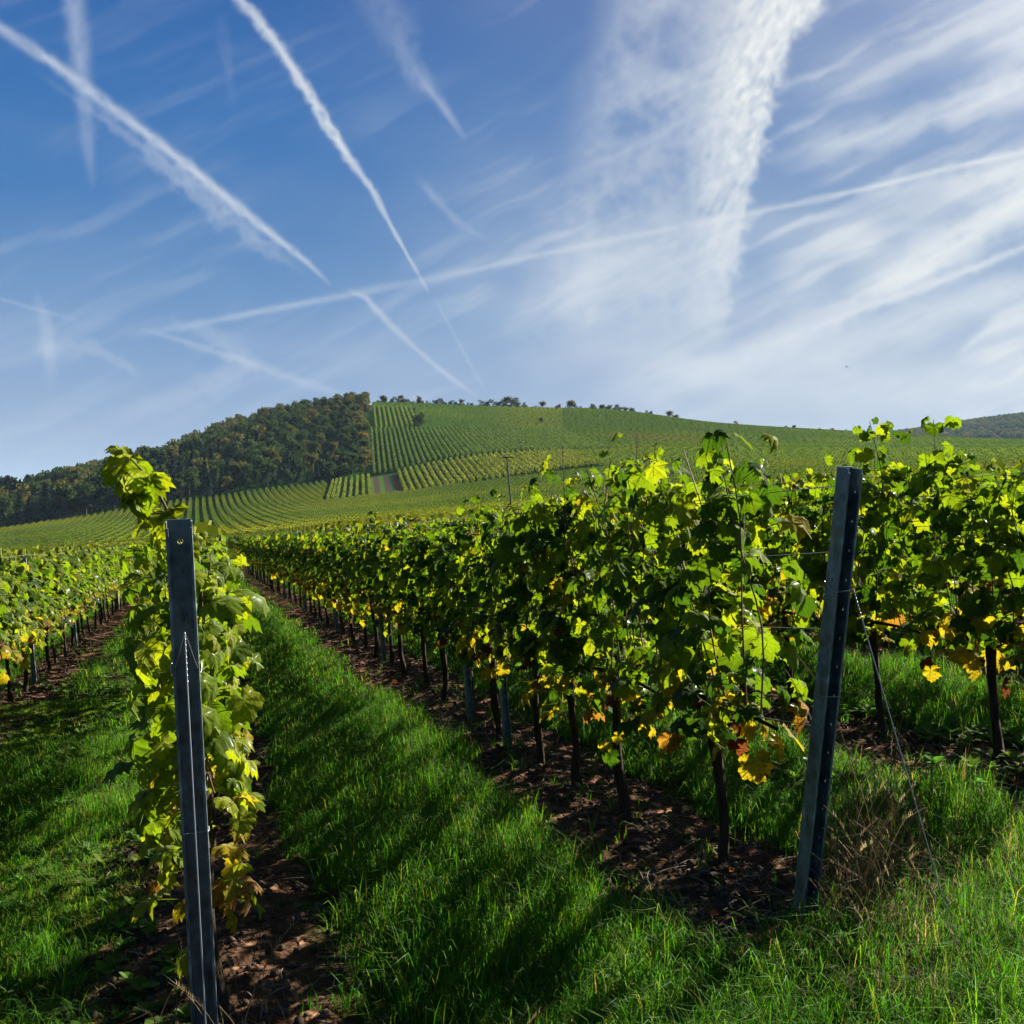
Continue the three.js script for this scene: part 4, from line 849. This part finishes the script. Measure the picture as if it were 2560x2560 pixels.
{
  const weeds = [], rs = [0, 1, 2].map((i) => rosette(760 + i));
  for (let i = 0; i < 5000; i++) {
    const right = gr() < 0.5, u = right ? lerp(2.6, 5.8, gr()) : lerp(-2.2, 0.0, gr()), t = lerp(right ? 3.4 : 2.0, 14, Math.pow(gr(), 1.4)), p = at(u, t), n = fbm(u * 1.6 + 20, t * 1.6 + 70, 2);
    if (n < 0.47 || gr() < 0.35 || Math.abs(p.x) > -p.z * 0.56 + 0.4) continue;
    p.y = floorY(u, t, p) + (right ? 0.03 : 0); weeds.push([p, spin(), (right ? 1.2 : 0.8) * (0.7 + gr() * 0.8), [0.075 * (0.8 + gr() * 0.5), 0.165 * (0.8 + gr() * 0.4), 0.015]]);
  }
  scatter('weeds', 'low broad-leaved weeds scattered over the lanes', 'weeds', rs, grassMat, weeds);
}
// dry grass: a brown clump beside the right post, thin stalks before the left post
function stalk(seed, h, head) {
  const r = rng(seed), out = { pos: [], col: [], idx: [] }, lean = r() * 6.28, bend = 0.1 + r() * 0.35, on = (f) => { const a = bend * f * f; return V(Math.cos(lean) * h * f * Math.sin(a), h * f * Math.cos(a * 0.9), Math.sin(lean) * h * f * Math.sin(a)); };
  const g = tube([0, 0.3, 0.6, 0.85, 1].map(on), [0.0016, 0.0013, 0.0009], 3, seed);
  for (let i = 0; i < 3; i++) blade(out, on(0.05 + 0.2 * r()), r() * 6.28, h * (0.25 + r() * 0.35), 0.0024, 1.0 + r() * 1.4, [0.9, 0.85, 0.8], 4);
  if (head) for (let i = 0; i < 10; i++) blade(out, on(0.8 + 0.2 * i / 16), r() * 6.28, 0.014 + r() * 0.01, 0.0018, 0.35, [1.1, 1.05, 1], 2);
  const b = built(out); g.deleteAttribute('uv'); tinted(g, [1, 1, 1]);
  return mergeGeometries([g, b]);
}
{
  const list = [], stalks = [0, 1, 2, 3, 4, 5].map((i) => stalk(780 + i, 0.30 + 0.06 * i, i % 2 === 0)), straw = () => { const k = 0.7 + gr() * 0.6; return gr() < 0.7 ? [0.13 * k, 0.10 * k, 0.05 * k] : [0.24 * k, 0.20 * k, 0.11 * k]; };
  const put = (px, py, dep, s) => { const q = W3(px, py, dep), [u, t] = rowCoords(q.x, q.z), p = V(q.x, 0, q.z); p.y = at(u, t).y + microrelief(u, t) - 0.01; list.push([p, spin(), s * (0.7 + gr() * 0.6), straw()]); };
  for (let i = 0; i < 170; i++) { const d = lerp(3.35, 4.2, gr()), px = 872 + (gr() + gr() - 1) * 62; put(px, 900, d, 0.5 + gr() * 0.75); }
  for (let i = 0; i < 170; i++) { const d = lerp(2.9, 5.0, gr()); put(830 + gr() * 190, 900, d, 0.4 + gr() * 0.5); }
  for (let i = 0; i < 60; i++) { const d = lerp(2.55, 3.1, gr()); put(235 + (gr() + gr() - 1) * 110, 1000, d, 0.8); }
  for (let i = 0; i < 90; i++) { const u = lerp(-3, 7, gr()), t = lerp(2.2, 9, gr()); if (sward(u, t) < 0.3) continue; const p = at(u, t); p.y = floorY(u, t, p); list.push([p, spin(), 0.6 + gr() * 0.4, straw()]); }
  scatter('dry_grass', 'brown dry grass stalks round both end posts', 'grass', stalks, grassMat, list);
}
{
  // soil crumbs, twigs and fallen leaves under the rows
  const crumbs = [0, 1, 2].map((i) => { const g = new THREE.IcosahedronGeometry(1, 1), p = g.attributes.position; for (let j = 0; j < p.count; j++) { const k = 0.72 + 0.5 * fbm(p.getX(j) * 1.7 + i * 9, p.getY(j) * 1.7 + p.getZ(j) * 2.3, 2); p.setXYZ(j, p.getX(j) * k, p.getY(j) * k * 0.75, p.getZ(j) * k); } g.computeVertexNormals(); return g; });
  const list = [], leaves = [], twigs = [], e = new THREE.Euler();
  const under = (n, f) => { for (let i = 0; i < n; i++) { const k = Math.floor(gr() * 7) - 1, rel = (gr() + gr() - 1) * 0.58, t = lerp(k === 0 ? 1.8 : 3.3, 22, Math.pow(gr(), 1.8)), u = rowU(k) + rel, p = at(u, t); if (Math.abs(p.x) > -p.z * 0.56 + 0.4) continue; p.y = floorY(u, t, p); f(p, u, t); } };
  under(60000, (p) => { const s = 0.003 + 0.018 * Math.pow(gr(), 4), k = 0.6 + gr() * 0.8; list.push([p.add(V(0, s * 0.3, 0)), new THREE.Quaternion().setFromEuler(e.set(gr() * 6, gr() * 6, gr() * 6)), s, [0.058 * k, 0.041 * k, 0.030 * k]]); });
  for (let i = 0; i < 9000; i++) { const u = lerp(-1.7, -0.1, gr()), t = lerp(2.2, 13, Math.pow(gr(), 1.5)), p = at(u, t); if (Math.abs(p.x) > -p.z * 0.56 + 0.3) continue; p.y = floorY(u, t, p); const s = 0.003 + 0.014 * Math.pow(gr(), 4), k = 0.6 + gr() * 0.8; list.push([p, new THREE.Quaternion().setFromEuler(e.set(gr() * 6, gr() * 6, gr() * 6)), s, [0.05 * k, 0.038 * k, 0.027 * k]]); }
  under(1100, (p) => { const c = gr(), k = 0.7 + gr() * 0.6; leaves.push([p.add(V(0, 0.02, 0)), new THREE.Quaternion().setFromEuler(e.set(-1.57 + (gr() - 0.5) * 1.2, gr() * 6.28, (gr() - 0.5), 'YXZ')), 0.022 + gr() * 0.024, c < 0.6 ? [0.11 * k, 0.062 * k, 0.036 * k] : c < 0.9 ? [0.20 * k, 0.14 * k, 0.09 * k] : [0.22 * k, 0.07 * k, 0.025 * k]]); });
  under(4500, (p) => { const k = 0.6 + gr() * 0.9; twigs.push([p.add(V(0, 0.012, 0)), new THREE.Quaternion().setFromEuler(e.set((gr() - 0.5) * 0.4, gr() * 6.28, 1.57 + (gr() - 0.5) * 0.5, 'YXZ')), V(0.6 + gr(), 0.08 + Math.pow(gr(), 4) * 1.5, 0.6 + gr()), [0.11 * k, 0.085 * k, 0.06 * k]]); });
  const soilMat = new THREE.MeshPhysicalMaterial({ roughness: 1, specularIntensity: 0.1 });
  scatter('soil_crumbs', 'dark crumbly soil and small stones under the vine rows', 'soil', crumbs, soilMat, list);
  scatter('fallen_leaves', 'shrivelled brown vine leaves lying under the rows', 'leaves', plainLeaves.slice(0, 4).map((g) => tinted(g.clone(), [1, 1, 1])), leafVertexMat, leaves);
  scatter('twigs', 'dry twigs and straw lying on the soil', 'twigs', [tube([V(0, -0.09, 0), V(0.006, 0, 0.004), V(0, 0.1, -0.004)], [0.0028, 0.0024, 0.0014], 5, 4)], soilMat, twigs);
}
renderer.render(scene, camera);
